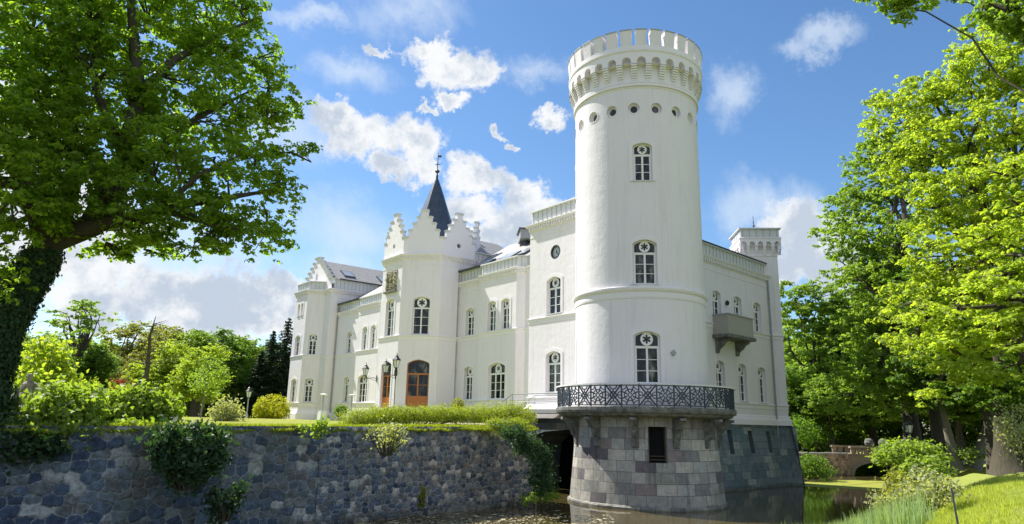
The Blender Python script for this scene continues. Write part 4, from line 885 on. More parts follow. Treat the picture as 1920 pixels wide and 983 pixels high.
# gravel path on the bank leading to the bridge
pp = [at(1925, 868, 50)[:2], at(1880, 862, 54)[:2], at(1830, 858, 58)[:2], at(1780, 853, 62)[:2], at(1730, 850, 66)[:2], at(1690, 846, 70)[:2]]
pp = [(22., -34.), (25., -24.), (27.5, -17.), (32, -12.5), (37.5, -7.), (42.0, -2.4)]
mb = MB(); path = [np.array(p) for p in pp]; o2 = offs(path, False); fine = []
for i in range(len(path)-1):
    for k in range(8):
        t = k/8; fine.append((path[i]*(1-t)+path[i+1]*t, o2[i]*(1-t)+o2[i+1]*t))
for (a, na), (b_, nb) in zip(fine, fine[1:]):
    q = [a-na*1.1, a+na*1.1, b_+nb*1.1, b_-nb*1.1]; mb.face([(p[0], p[1], float(bank_top(p[0]))+.05) for p in q])
struct(mb.build('gravel_path', M_GRAV))
# duckweed near the bridge
n_ = 60; mb = MB(); pts = []
quad_ = [at(1512, 903, 57), at(1700, 903, 61), at(1700, 919, 50), at(1512, 911, 53)]
def q_on(x, y, z=.404): d = ray(x, y); return CP+d*((z-CP[2])/d[2])
ol = [(1500, 905), (1530, 901), (1580, 900), (1640, 901), (1690, 903), (1690, 925), (1640, 919), (1590, 916), (1540, 914), (1505, 911)]
poly = [q_on(*p) for p in ol]; fin = []
for i in range(len(poly)):
    a, b_ = poly[i], poly[(i+1) % len(poly)]
    for k in range(8): p = a+(b_-a)*k/8; fin.append((p[0]+random.uniform(-.25, .25), p[1]+random.uniform(-.25, .25), .404))
mb.face(fin); o = mb.build('duckweed', M_WEED); o['kind'] = 'stuff'
mb = MB()
for i in range(1300):       # petals and seeds drifting on the moat
    x = random.uniform(640, 1150); y = random.triangular(945, 1010, 975); p = q_on(x, y, .405); s = random.uniform(.02, .06)*(2.6 if random.random() < .08 else 1)
    if x > 1065 and y < 965: continue
    a = random.uniform(0, 6.3); mb.face([(p[0]+s*math.cos(a+t)*(1 if i % 2 else 1.6), p[1]+s*math.sin(a+t), .405) for t in (0, 1.3, 2.6, 3.9, 5.2)])
o = mb.build('floating_petals', M_PETAL); o['kind'] = 'stuff'
# land beyond the moat
mb = MB(); mb.face([(24, 11.2, 2.32), (37.8, 3.2, 2.32), (46, 16, 2.32), (60, 40, 2.32), (24, 60, 2.32)]); struct(mb.build('meadow_ground', M_BANK))
mb = MB(); mb.face([(46, 16, 2.31), (60, 3, 2.31), (400, -200, 2.6), (400, 300, 2.6), (60, 60, 2.31)]); mb.face([(46.5, 3, 2.34), (46.5, -60, 2.34), (400, -260, 2.6), (400, -190, 2.6), (60, 3.2, 2.34)]); struct(mb.build('forest_floor', M_SOIL))

# ------------------------------------------------------------------ rubble retaining wall with real stones
def rubble(P0, P1, zt0, zt1, zb, res, size, seed, batter=.12):
    P0 = np.array(P0); P1 = np.array(P1); L = np.hypot(*(P1-P0)); e = (P1-P0)/L; n = np.array([e[1], -e[0]]); H = max(zt0, zt1)-zb
    rg = np.random.default_rng(seed); ux = np.arange(0, L+res, res); uz = np.arange(0, H+res*.5, res); GX, GZ = np.meshgrid(ux, uz)
    rows = int(H/(size*.72))+2; sites = []
    for r in range(-1, rows+1):
        x = -1.+rg.random()*size
        while x < L+1:
            w = size*rg.uniform(.7, 1.5); sites.append((x+w/2, (r+.5)*size*.72+rg.uniform(-.17, .17)*size)); x += w
    S = np.array(sites); SW = rg.uniform(0, .22, len(S))*size; cell = size*1.6; from collections import defaultdict
    wx = GX+.02*np.sin(GZ*13+GX*5)+.012*np.sin(GX*31+GZ*17); wz = GZ+.02*np.sin(GX*11-GZ*7)+.012*np.sin(GX*29+GZ*23)
    d1 = np.full(GX.shape, 9.); d2 = np.full(GX.shape, 9.); i1 = np.zeros(GX.shape, int)
    for c0 in range(0, GX.shape[1], 40):
        sl_ = slice(c0, c0+40); xa, xb = GX[0, c0]-2*size, GX[0, min(c0+39, GX.shape[1]-1)]+2*size; ids = np.where((S[:, 0] > xa) & (S[:, 0] < xb))[0]
        dx_ = np.abs(wx[:, sl_, None]-S[ids, 0])*.8; dz_ = np.abs(wz[:, sl_, None]-S[ids, 1]); dd = (dx_**3.2+dz_**3.2)**(1/3.2)+SW[ids]; o = np.argsort(dd, -1)[..., :2]
        d1[:, sl_] = np.take_along_axis(dd, o[..., :1], -1)[..., 0]; d2[:, sl_] = np.take_along_axis(dd, o[..., 1:2], -1)[..., 0]; i1[:, sl_] = ids[o[..., 0]]
    ed = d2-d1; tone = rg.random(len(S))[i1]; push = rg.uniform(.0, .05, len(S))[i1]
    bul = np.clip(ed/.07, 0, 1)**.6*.04+push*np.clip(ed/.04, 0, 1); mort = np.clip(1-(ed-.006)/.02, 0, 1)
    top = zt0+(zt1-zt0)*GX/L; z = zb+GZ*(top-zb)/H; dep = bul+batter*(1-GZ/H)+.05*np.sin(GX*.45+1)+.03*np.sin(GX*1.3)
    V = np.stack([P0[0]+e[0]*GX+n[0]*dep, P0[1]+e[1]*GX+n[1]*dep, z], -1).reshape(-1, 3)
    ny, nx = GX.shape; idx = np.arange(nx*ny).reshape(ny, nx); F_ = np.stack([idx[:-1, :-1], idx[:-1, 1:], idx[1:, 1:], idx[1:, :-1]], -1).reshape(-1, 4)
    me = bpy.data.meshes.new('masonry'); me.vertices.add(len(V)); me.vertices.foreach_set('co', V.astype(np.float32).ravel())
    me.loops.add(F_.size); me.loops.foreach_set('vertex_index', F_.astype(np.int32).ravel()); me.polygons.add(len(F_)); me.polygons.foreach_set('loop_start', np.arange(0, F_.size, 4, dtype=np.int32))
    me.update(calc_edges=True); me.polygons.foreach_set('use_smooth', [True]*len(F_))
    for nm, arr in (('tone', tone), ('mortar', mort)):
        at_ = me.attributes.new(nm, 'FLOAT', 'POINT'); at_.data.foreach_set('value', arr.astype(np.float32).ravel())
    me.materials.append(M_RUB); o = bpy.data.objects.new('masonry', me); COL.objects.link(o); return o
rw = thing('retaining_wall', 'dark rubble stone retaining wall holding the garden lawn above the moat', 'wall', (0, 0, 0))
xl, xr = -38., -5.85
xm = -19.4
o = rubble((xl, wy(xl)), (xm+.12, wy(xm+.12)), 4.08, 4.28, -.1, .030, .46, 3); o.parent = rw
o = rubble((xm, wy(xm)), (xr, wy(xr)), 4.28, 4.38, -.1, .026, .31, 8); o.parent = rw
cor = [(xr, wy(xr)), (-5.45, 3.42), (-5.28, 4.1), (-5.25, 11.5), (1.5, 11.6)]
for a, b_, sd in ((cor[0], cor[1], 5), (cor[1], cor[2], 6), (cor[2], cor[3], 7), (cor[3], cor[4], 11)): o = rubble(a, b_, 4.38, 4.42, -.1, .07, .42, sd); o.parent = rw
mb = MB(); sweep(mb, [(xl, wy(xl)), (xr, wy(xr)), *cor[1:]], [(-.5, .2), (.16, .2), (.13, .62), (.0, .7)]); mb.build('footing', M_SLAB, rw)

# ------------------------------------------------------------------ vegetation
def leaves(name, Cn, Nn, size, m, parent=None, aspect=.62, jag=True):
    n = len(Cn); rg = RNG; Nn = Nn/np.linalg.norm(Nn, axis=1, keepdims=True)
    r = rg.normal(size=(n, 3)); T = r-Nn*np.sum(r*Nn, 1, keepdims=True); T /= np.linalg.norm(T, axis=1, keepdims=True); B = np.cross(Nn, T)
    s = size*rg.uniform(.65, 1.35, (n, 1)); w = s*aspect; fold = rg.uniform(-.12, .3, (n, 1))*s
    v = np.stack([Cn-T*s*.5, Cn+B*w*.5+T*s*.06+Nn*fold, Cn+T*s*.5-Nn*s*.1, Cn-B*w*.5+T*s*.06+Nn*fold], 1).reshape(-1, 3)
    me = bpy.data.meshes.new(name); me.vertices.add(4*n); me.vertices.foreach_set('co', v.astype(np.float32).ravel()); me.loops.add(4*n)
    me.loops.foreach_set('vertex_index', np.arange(4*n, dtype=np.int32)); me.polygons.add(n); me.polygons.foreach_set('loop_start', np.arange(0, 4*n, 4, dtype=np.int32))
    me.update(calc_edges=True); me.materials.append(m); o = bpy.data.objects.new(name, me); COL.objects.link(o)
    if parent: o.parent = parent
    return o
def sample(blobs_, n, cl, rc, flat_=.5, shell=.5, nb=None, up=.55, droop=0.):
    """leaf clumps inside ellipsoids: centres and normals"""
    rg = RNG; B = np.array(blobs_, float); vol = B[:, 3]*B[:, 4]*B[:, 5]; pr_ = vol**.75; pr_ /= pr_.sum(); k = max(1, n//cl)
    bi = rg.choice(len(B), k, p=pr_); d = rg.normal(size=(k, 3)); d /= np.linalg.norm(d, axis=1, keepdims=True)
    r = rg.uniform(shell**3, 1, (k, 1))**(1/3); cc_ = B[bi, :3]+d*r*B[bi, 3:6]
    rs = rc*rg.uniform(.55, 1.45, (k, 1)); q = rg.normal(size=(k, cl, 3))*.5; q *= np.array([1, 1, flat_])
    tilt = rg.normal(size=(k, 1, 2))*.35; q[..., 2:3] += q[..., :1]*tilt[..., :1]+q[..., 1:2]*tilt[..., 1:2]
    Pn = cc_[:, None]+q*rs[:, None]
    if droop: Pn[..., 2] -= droop*np.sum(q[..., :2]**2, -1)*rs
    Nn = rg.normal(size=(k, cl, 3))*.55; Nn[..., 2] += up; Nn += d[:, None]*.35
    return Pn.reshape(-1, 3), Nn.reshape(-1, 3), cc_
def sample2(blobs_, n, cl, rc, shell=.5, up=.55, ros=9, r2=.22, flat_=.6):
    """clumps made of leaf rosettes"""
    rg = RNG; m = max(1, cl//ros); k = max(1, n//(m*ros)); B = np.array(blobs_, float); vol = B[:, 3]*B[:, 4]*B[:, 5]; pr_ = vol**.75; pr_ /= pr_.sum()
    bi = rg.choice(len(B), k, p=pr_); d = rg.normal(size=(k, 3)); d /= np.linalg.norm(d, axis=1, keepdims=True); r = rg.uniform(shell**3, 1.1, (k, 1))**(1/3)
    cc_ = B[bi, :3]+d*r*B[bi, 3:6]; rs = rc*rg.uniform(.5, 1.4, (k, 1, 1)); q = rg.normal(size=(k, m, 3)); q /= np.linalg.norm(q, axis=-1, keepdims=True); q *= rg.uniform(.2, 1, (k, m, 1))*np.array([1, 1, flat_])
    rc_ = cc_[:, None]+q*rs; p = rg.normal(size=(k, m, ros, 3)); p /= np.linalg.norm(p, axis=-1, keepdims=True); p[..., 2] = np.abs(p[..., 2])*.8-.2
    P_ = rc_[:, :, None]+p*r2*rg.uniform(.35, 1.1, (k, m, ros, 1)); Nn = p*.8+rg.normal(size=p.shape)*.35; Nn[..., 2] += up
    return P_.reshape(-1, 3), Nn.reshape(-1, 3), cc_
def limbs_to(mb, start, r0, targets, n=7, sag=.12):
    for t in targets:
        t = np.asarray(t, float); s = np.asarray(start, float); L = np.linalg.norm(t-s); pts = []
        off_ = RNG.normal(size=3)*L*.07
        for i in range(n+1):
            u = i/n; p = s+(t-s)*u+off_*math.sin(math.pi*u)+RNG.normal(size=3)*L*.012; p[2] += sag*L*math.sin(math.pi*u)*.5; pts.append(p)
        mb.tube(pts, [r0*(1-i/(n+.6))**.9+.012 for i in range(n+1)], 6)
def tree(name, label, base, height, trunk_r, blobs_, n, leaf, lm, bark=M_BARK, cl=24, rc=.9, trunk_pts=None, group=None, shell=.5, twigs=0, up=.55, split=.45, cat='tree', flat_=.5, droop=0., lstep=1):
    base = np.array(base, float); t = thing(name, label, cat, tuple(base), group); bl = [(b[0]-base[0], b[1]-base[1], b[2]-base[2], *b[3:]) for b in blobs_]
    mb = MB(); tp_ = [np.array(p)-base for p in trunk_pts] if trunk_pts else [np.array([0, 0, -.2]), np.array([.05, .03, height*.2]), np.array([-.08, .1, height*split]), np.array([.1, 0, height*.75])]
    rr = [trunk_r*1.25]+[trunk_r*(1-.75*i/(len(tp_)-1)) for i in range(1, len(tp_))]; mb.tube(tp_, rr, 12)
    st0 = tp_[len(tp_)//2]
    limbs_to(mb, st0, trunk_r*.55, [b[:3] for b in bl][::lstep])
    Pn, Nn, cc_ = sample2(bl, n, cl*3, rc*1.15, shell, up, 9, leaf*1.15, flat_)
    if twigs:
        B = np.array(bl)
        for c in cc_[RNG.choice(len(cc_), min(twigs, len(cc_)), replace=False)]:
            b = B[np.argmin(np.sum(((B[:, :3]-c)/B[:, 3:6])**2, 1))]; mb.tube([b[:3], (b[:3]+c)/2+RNG.normal(size=3)*.15, c], [.07, .04, .012], 4)
    mb.build('trunk', bark, t, smooth=True)
    leaves('crown', Pn, Nn, leaf, lm, t); return t
def blobs_px(lst, base_d):        # (px, py, dist, r_m [, rz])
    out = []
    for q in lst:
        p = at(q[0], q[1], q[2]); r = q[3]; out.append((*p, r, r, q[4] if len(q) > 4 else r*.7))
    return out

# the big ivy-clad oak at the left
ob = at(-45, 800, 27.5); ob[2] = 4.25
tp_ = [at(-52, 812, 27.5), at(-42, 740, 27.5), at(-18, 650, 27.3), at(22, 570, 27), at(66, 500, 26.8), at(104, 440, 26.5)]
ok = thing('oak_tree', 'big leaning oak with ivy-clad trunk overhanging the left lawn', 'tree', tuple(ob))
mb = MB(); loc = lambda p: np.array(p)-ob
mb.tube([loc(p) for p in tp_], [.95, .70, .58, .53, .48, .42], 16)
def limb(pts, rad, n=8): mb.tube([loc(at(*p)) for p in pts], rad, n)
limb([(98, 450, 26.6), (170, 425, 26.2), (235, 300, 26), (260, 180, 26.5), (250, 60, 27), (240, -60, 27)], [.45, .42, .34, .26, .18, .1])
limb([(92, 470, 26.7), (72, 405, 26.2), (33, 345, 25.5), (-60, 330, 25)], [.42, .32, .22, .15])
limb([(60, 390, 26), (20, 300, 26.5), (-30, 180, 27)], [.2, .16, .1])
limb([(120, 440, 26.4), (230, 410, 25), (330, 385, 24.5), (430, 370, 24.5), (520, 355, 25)], [.30, .22, .15, .1, .04])
limb([(180, 415, 26.3), (270, 300, 27), (370, 220, 28), (470, 170, 28.5)], [.26, .18, .12, .04])
limb([(245, 190, 26.3), (330, 110, 27), (420, 60, 28), (490, 30, 29)], [.2, .14, .08, .04])
limb([(104, 450, 26.6), (140, 330, 27), (130, 180, 28), (90, 40, 29)], [.34, .26, .18, .1])
limb([(235, 300, 26), (180, 170, 27), (170, 40, 28)], [.2, .13, .06])
limb([(300, 395, 24.7), (370, 330, 24), (450, 290, 24)], [.12, .08, .03])
limb([(330, 385, 24.5), (390, 420, 24), (450, 430, 24)], [.09, .06, .02])
ocb = blobs_px([(60, 60, 28, 3.0), (170, 40, 28, 3.0), (280, 40, 28, 3.0), (380, 50, 29, 2.3), (450, 20, 29, 1.6), (60, 180, 28, 3.0), (180, 150, 27, 2.8), (300, 140, 27, 2.8), (400, 130, 28, 2.3), (480, 110, 29, 1.3),
    (505, 165, 28, 1.3), (440, 200, 28, 1.9), (340, 230, 27, 2.4), (230, 250, 26, 2.4), (110, 280, 26, 2.6), (20, 270, 26, 2.6), (20, 370, 25, 1.9), (90, 380, 25.5, 1.6), (190, 360, 25.5, 1.8), (290, 330, 25, 2.1),
    (400, 300, 25, 1.7), (480, 290, 25, 1.6), (530, 330, 25, 1.3), (545, 375, 25, 1.0), (500, 400, 25, 1.3), (530, 440, 25, .8), (430, 375, 24.5, 1.7), (350, 410, 24.5, 1.6), (270, 420, 25, 1.5), (200, 455, 26, 1.2), (280, 470, 26, .9),
    (430, 435, 24.5, 1.2), (470, 420, 24.5, 1.3), (390, 440, 24.5, 1.1), (510, 450, 25, .8), (555, 400, 25, .8), (310, 450, 25, .9), (15, 455, 26, 1.1), (-60, 300, 26, 3), (-80, 120, 27, 3.5), (150, -80, 28, 3.2), (320, -60, 28.5, 2.8), (450, -50, 29, 1.8), (530, -20, 29.5, .9), (545, 285, 25, .9), (340, 340, 24, 1.6), (500, 225, 27.5, 1.2), (545, 180, 28, .9), (0, 520, 26, .8)], 27)
ocb = [(*loc(b[:3]), b[3]*.88, b[4]*.88, b[5]*1.0) for b in ocb]
Pn, Nn, cc_ = sample2(ocb, 100000, 90, .72, .4, .55, 9, .21, .6)
B = np.array(ocb)
for c in cc_[RNG.choice(len(cc_), 420, replace=False)]:
    b = B[np.argmin(np.sum(((B[:, :3]-c)/B[:, 3:6])**2, 1))]; m_ = (b[:3]+c)/2+RNG.normal(size=3)*.2; mb.tube([b[:3], m_, c], [.05, .03, .01], 4)
mb.build('trunk', M_BARK, ok, smooth=True); leaves('crown', Pn, Nn, .175, L_OAK, ok)
pts = []; nn = []
for i in range(13000):
    t = RNG.random()*4.4; k = int(t); f_ = t-k; c = loc(tp_[k])*(1-f_)+loc(tp_[k+1])*f_; a = RNG.random()*2*math.pi; r = [.92, .70, .60, .55, .5, .42][k]*(1.0+.12*RNG.random())+.03
    d_ = np.array([math.cos(a), math.sin(a), RNG.normal()*.2]); pts.append(c+d_*r+RNG.normal(size=3)*.05); nn.append(d_*1.2+RNG.normal(size=3)*.4)
leaves('ivy', np.array(pts), np.array(nn), .125, L_IVY, ok, .85)

def bush(name, label, blobs_, n, leaf, lm, cl=16, rc=.35, cat='bush', group=None, shell=.55, up=.3, flat_=.8, stems=True, aspect=.62, stem_mat=None):
    b0 = np.array(blobs_)[:, :3].mean(0); zb = min(b[2]-b[5] for b in blobs_); base = np.array([b0[0], b0[1], zb]); t = thing(name, label, cat, tuple(base), group)
    bl = [(b[0]-base[0], b[1]-base[1], b[2]-base[2], *b[3:]) for b in blobs_]; Pn, Nn, cc_ = sample(bl, n, cl, rc, flat_, shell, up=up)
    leaves('foliage', Pn, Nn, leaf, lm, t, aspect)
    mb = MB()
    for c in cc_[RNG.choice(len(cc_), min(26, len(cc_)), replace=False)]: 
        s = np.array([c[0]*.25, c[1]*.25, 0.]); mb.tube([s, (s+c)/2+RNG.normal(size=3)*.06, c], [.035, .022, .008], 4)
    if name != 'ivy': mb.build('stem', stem_mat or M_BARK, t)
    return t
def bp(lst): return blobs_px(lst, 0)
# shrubs along the top of the garden wall and on the lawn
bush('shrub', 'broad leafy rhododendron spilling over the wall below the oak and statue', bp([(72, 792, 27.5, .6, .45), (110, 768, 27.3, .95, .85), (150, 768, 27.5, .75, .8), (130, 808, 26.8, .8, .5), (60, 808, 26.8, .9, .5), (165, 798, 27, .4, .35), (90, 790, 27, .8, .6)]), 5200, .21, L_BUSH)
bush('shrub', 'wide bright green shrub with broad leaves right of the rhododendron', bp([(208, 768, 29, .75, .7), (250, 762, 29.3, .8, .72), (292, 765, 29.5, .75, .68), (318, 775, 29.5, .35, .4), (230, 785, 28.6, .6, .4)]), 3900, .22, L_BUSH)
bush('shrub', 'tall golden green shrub behind the stone statue', bp([(72, 700, 36, 1.1, 1.4), (85, 668, 37, .8, 1.0), (100, 725, 36, 1.0, 1.1), (50, 740, 35, 1.0, 1.0)]), 3800, .22, L_MAPLE)
bush('shrub', 'dense shrub lit from above between statue and wide bright shrub', bp([(150, 745, 36, .8, .7), (115, 750, 34, .8, .7), (180, 755, 35, .6, .5)]), 1900, .2, L_MAPLE)
bush('bush', 'small rounded pale bush on the lawn before the wood', bp([(425, 770, 42, .75, .55), (415, 780, 42, .6, .4), (440, 778, 42, .5, .4)]), 1500, .15, L_PALE)
bush('bush', 'golden yellow dome shaped bush beside the far wing', bp([(512, 763, 66, 1.45, 1.05), (495, 770, 66, .9, .8), (528, 772, 66, .8, .7)]), 5200, .15, L_YEL, shell=.8, rc=.22)
bush('shrub', 'dark red leaved shrub in front of the wood', bp([(233, 727, 75, 1.1, .8), (222, 733, 75, .8, .6)]), 900, .22, L_RED)
bush('shrub', 'round potted box ball left of the entrance', bp([(640, 770, 43.5, .36, .33)]), 900, .09, L_DARK, shell=.8, rc=.12)
bush('shrub', 'round box ball peeping over the hedge by the downpipe', bp([(859, 759, 42, .42, .36)]), 900, .09, L_OLIVE, shell=.8, rc=.12)
# trailing plants on the wall face
bush('wall_shrub', 'large dark trailing shrub hanging down the middle of the stone wall', bp([(330, 830, 26.0, .85, .55), (375, 825, 26.0, .8, .5), (315, 860, 25.9, .45, .45), (365, 865, 25.9, .8, .6), (345, 895, 26.0, .55, .4), (410, 815, 26.2, .5, .35), (300, 820, 25.9, .4, .4), (400, 850, 26.1, .5, .5)]), 3800, .19, L_WALL, up=.0, rc=.3)
bush('wall_shrub', 'pale leaved shrub growing from the joints under the hedge', bp([(728, 815, 30.2, .55, .35), (750, 818, 30.3, .4, .35), (725, 840, 30.2, .32, .3), (700, 812, 30, .28, .2)]), 800, .13, L_PALE, up=.0, rc=.25)
bush('fern', 'fern tuft in the lower joints left of the wall step', bp([(420, 935, 26.2, .5, .5), (440, 920, 26.2, .3, .35), (415, 960, 26.2, .3, .3)]), 420, .2, L_WALL, up=.0, rc=.3)
bush('fern', 'brown green fern at the waterline below the pale shrub', bp([(790, 925, 31, .16, .25), (790, 945, 31, .12, .15)]), 160, .14, L_OLIVE, up=.1, rc=.15)
bush('ivy', 'shaggy ivy hanging over the rounded corner of the wall', bp([(962, 810, 34.2, .6, .28), (985, 822, 34.5, .45, .3), (1000, 850, 34.7, .35, .5), (1006, 890, 34.8, .3, .55), (980, 835, 34.4, .4, .35), (1018, 862, 35.2, .4, .5), (1026, 895, 35.4, .4, .5), (1014, 915, 35.2, .4, .4), (1012, 835, 35.0, .35, .3)]), 4200, .14, L_WALL, up=.1, rc=.3)
bush('ivy', 'low green weeds at the foot of the wall corner', bp([(1010, 930, 35.4, .6, .22), (1032, 930, 36.5, .5, .16), (990, 935, 34.8, .5, .15)]), 900, .12, L_LIND, up=.2, rc=.2)
bush('ivy', 'single leafy sprig on the wall edge before the patio heaters', bp([(598, 795, 28.8, .28, .22), (580, 802, 28.5, .3, .14), (592, 812, 28.6, .16, .2)]), 260, .17, L_BUSH, up=.2, rc=.2)
bush('ivy', 'dark ivy mat on the wall under the oak', bp([(15, 815, 26.2, .7, .5), (60, 835, 26.0, .6, .35), (95, 835, 26.0, .45, .25), (10, 850, 25.9, .5, .3)]), 1900, .17, L_IVY, up=.0, rc=.3)
bush('ivy', 'bright rambling leaves draped on the wall below the wide bright shrub', bp([(250, 800, 27.4, .5, .2), (215, 798, 27.3, .4, .18)]), 500, .16, L_BUSH, up=.1, rc=.2)
# hedge: fine sprays
hb = []
for x in range(655, 895, 9): hb.append((x+random.uniform(-3, 3), 789-min(9, (x-650)*.10)-random.uniform(0, 4), 33.5+(x-650)*.018, random.uniform(.5, .7), random.uniform(.30, .42)))
bush('hedge', 'long feathery juniper hedge along the wall top before the entrance', bp(hb), 26000, .115, L_HEDGE, rc=.26, cl=20, cat='hedge', shell=.6, up=.5, aspect=.25)
hb = [(x, 782-random.uniform(0, 10), 38.2, random.uniform(.5, .75), random.uniform(.38, .5)) for x in range(905, 985, 11)]
bush('hedge', 'shorter rounded juniper clump at the right end of the hedge', bp(hb), 8000, .13, L_HEDGE, rc=.32, cl=20, cat='hedge', shell=.6, up=.5, aspect=.25)
hb = [(x, 796+random.uniform(-3, 3), 36.4-(1020-x)*.004, .45, .26) for x in range(925, 985, 12)]
bush('hedge', 'low creeping juniper spilling over the wall corner', bp(hb), 5200, .12, L_HEDGE, rc=.25, cl=18, cat='hedge', shell=.5, up=.5, aspect=.25)
# rough grass fringe on the wall edge (countless)
n = 34000; X = RNG.uniform(-38, -5.5, n); Y = wy(X)+RNG.uniform(-.16, .8, n)+.12*np.sin(X*2.3)*np.sin(X*.7); Z = lawn_z(X, Y)+.05; Z = np.where(Y < wy(X)+.06, Z-.10-.10*np.abs(np.sin(X*1.7)*np.sin(X*.61)), Z)
leaves('edge_grass', np.stack([X, Y, Z], 1), RNG.normal(size=(n, 3))*np.array([1, 1, .25]), .22, L_HEDGE, None, .13)['kind'] = 'stuff'

# ------------------------------------------------------------------ background wood on the left
def proto_blobs(h, w, k, rg):
    out = []
    for i in range(k):
        z = rg.uniform(.32, .92)*h; f_ = math.sin(min(1, (1-z/h)*1.5+.25)*math.pi*.55); a = rg.uniform(0, 6.28); r = rg.uniform(.2, .75)*w/2*f_
        out.append((r*math.cos(a), r*math.sin(a), z, w*.19, w*.19, w*.15))
    out.append((0, 0, h*.9, w*.16, w*.16, h*.09)); return out
PROTO = {}
def proto(key, h, w, k, n, leaf, lm, bark=M_BARK, cl=22, rc=1.0, **kw):
    if key not in PROTO: PROTO[key] = (h, proto_blobs(h, w, k, np.random.default_rng(sum(map(ord, key)))), n, leaf, lm, bark, cl, rc, kw)
    return PROTO[key]
BUILT = {}
def plant(key, name, label, p, height, group=None, rz=0, wscale=1.):
    h, bl, n, leaf, lm, bark, cl, rc, kw = PROTO[key]; s = height/h
    if key not in BUILT:
        t = tree(name, label, (0, 0, 0), h, h*.028, bl, n, leaf, lm, bark, cl, rc, group=group, **kw); BUILT[key] = t
    else:
        src = BUILT[key]; t = src.copy(); COL.objects.link(t)
        for ch in list(src.children): c = ch.copy(); COL.objects.link(c); c.parent = t
        tag(t, label, 'tree', group)
    t.location = tuple(p); t.scale = (s*wscale, s*wscale, s); t.rotation_euler.z = rz; return t
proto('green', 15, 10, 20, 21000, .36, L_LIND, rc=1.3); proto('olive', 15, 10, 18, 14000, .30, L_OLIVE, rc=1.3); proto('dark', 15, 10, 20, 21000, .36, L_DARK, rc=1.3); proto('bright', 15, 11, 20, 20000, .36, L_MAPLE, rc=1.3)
proto('loose', 16, 11, 13, 3000, .40, L_LIND, shell=.3, rc=1.3, cl=20, twigs=60, flat_=.25)
GB = 'trees of the wood behind the lawn'
def top_h(px, py, d, base): return (at(px, py, d)[2]-base)
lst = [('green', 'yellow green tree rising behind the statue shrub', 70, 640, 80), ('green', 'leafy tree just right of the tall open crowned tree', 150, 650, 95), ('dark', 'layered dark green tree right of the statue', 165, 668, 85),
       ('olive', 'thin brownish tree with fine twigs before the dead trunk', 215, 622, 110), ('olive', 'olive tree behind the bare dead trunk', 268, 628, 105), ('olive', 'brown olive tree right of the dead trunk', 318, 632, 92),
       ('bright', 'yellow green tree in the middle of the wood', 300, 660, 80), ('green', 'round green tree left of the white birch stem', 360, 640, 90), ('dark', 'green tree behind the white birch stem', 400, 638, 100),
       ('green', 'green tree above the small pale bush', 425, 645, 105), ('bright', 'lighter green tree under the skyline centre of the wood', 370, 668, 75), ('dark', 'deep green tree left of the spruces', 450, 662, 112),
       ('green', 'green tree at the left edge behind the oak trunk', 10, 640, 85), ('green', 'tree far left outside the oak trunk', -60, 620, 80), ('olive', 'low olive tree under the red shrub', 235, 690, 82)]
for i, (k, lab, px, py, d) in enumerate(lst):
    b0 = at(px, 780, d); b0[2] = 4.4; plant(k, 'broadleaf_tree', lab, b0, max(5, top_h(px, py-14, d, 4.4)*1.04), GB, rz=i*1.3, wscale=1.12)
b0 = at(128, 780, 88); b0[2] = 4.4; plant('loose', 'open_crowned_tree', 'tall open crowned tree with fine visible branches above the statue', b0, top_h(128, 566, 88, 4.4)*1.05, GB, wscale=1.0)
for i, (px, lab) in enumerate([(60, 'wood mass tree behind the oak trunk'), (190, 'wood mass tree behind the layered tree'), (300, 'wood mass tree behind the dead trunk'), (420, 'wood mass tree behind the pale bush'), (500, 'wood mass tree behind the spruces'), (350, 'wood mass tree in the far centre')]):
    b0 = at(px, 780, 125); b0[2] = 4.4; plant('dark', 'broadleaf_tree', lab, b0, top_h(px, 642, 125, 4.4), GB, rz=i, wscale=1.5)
def conifer(label, px, py, d, w=.2, group='spruces beside the far wing'):
    b0 = at(px, 785, d); b0[2] = 4.4; h = top_h(px, py, d, 4.4); t = thing('spruce_tree', label, 'tree', tuple(b0), group)
    mb = MB(); mb.tube([(0, 0, -.1), (0, 0, h*.5), (0, 0, h)], [h*.02, h*.012, .02], 8); pts = []; nn = []
    z = h*.08
    while z < h*.99:
        R_ = w*h*(1-z/h)**.9*.8+.15; nb = 9
        for k in range(nb):
            a = RNG.random()*6.28; L = R_*RNG.uniform(.65, 1.15); m_ = int(6+L*16)
            u = RNG.random(m_); e = np.array([math.cos(a), math.sin(a)]); lat = RNG.normal(size=m_)*.16*L*(1.1-u)
            pts.append(np.stack([e[0]*u*L-e[1]*lat, e[1]*u*L+e[0]*lat, z-u*L*.35+.12*L*u**3+RNG.normal(size=m_)*.06], 1)); nn.append(RNG.normal(size=(m_, 3))*.4+np.array([0, 0, 1.]))
            mb.tube([(0, 0, z), (e[0]*L*.9, e[1]*L*.9, z-L*.3)], [.03, .008], 4)
        z += max(.25, h*.028)
    mb.build('trunk', M_BARK, t); leaves('crown', np.concatenate(pts), np.concatenate(nn), .30, L_PINE, t, .5)
conifer('tallest dark spruce nearest the far wing', 524, 592, 98, .46); conifer('second dark spruce left of the tallest one', 497, 617, 98, .46); conifer('dark spruce partly hidden behind the castle edge', 545, 607, 98, .46); conifer('small dark spruce at the left of the group', 478, 655, 98, .46)
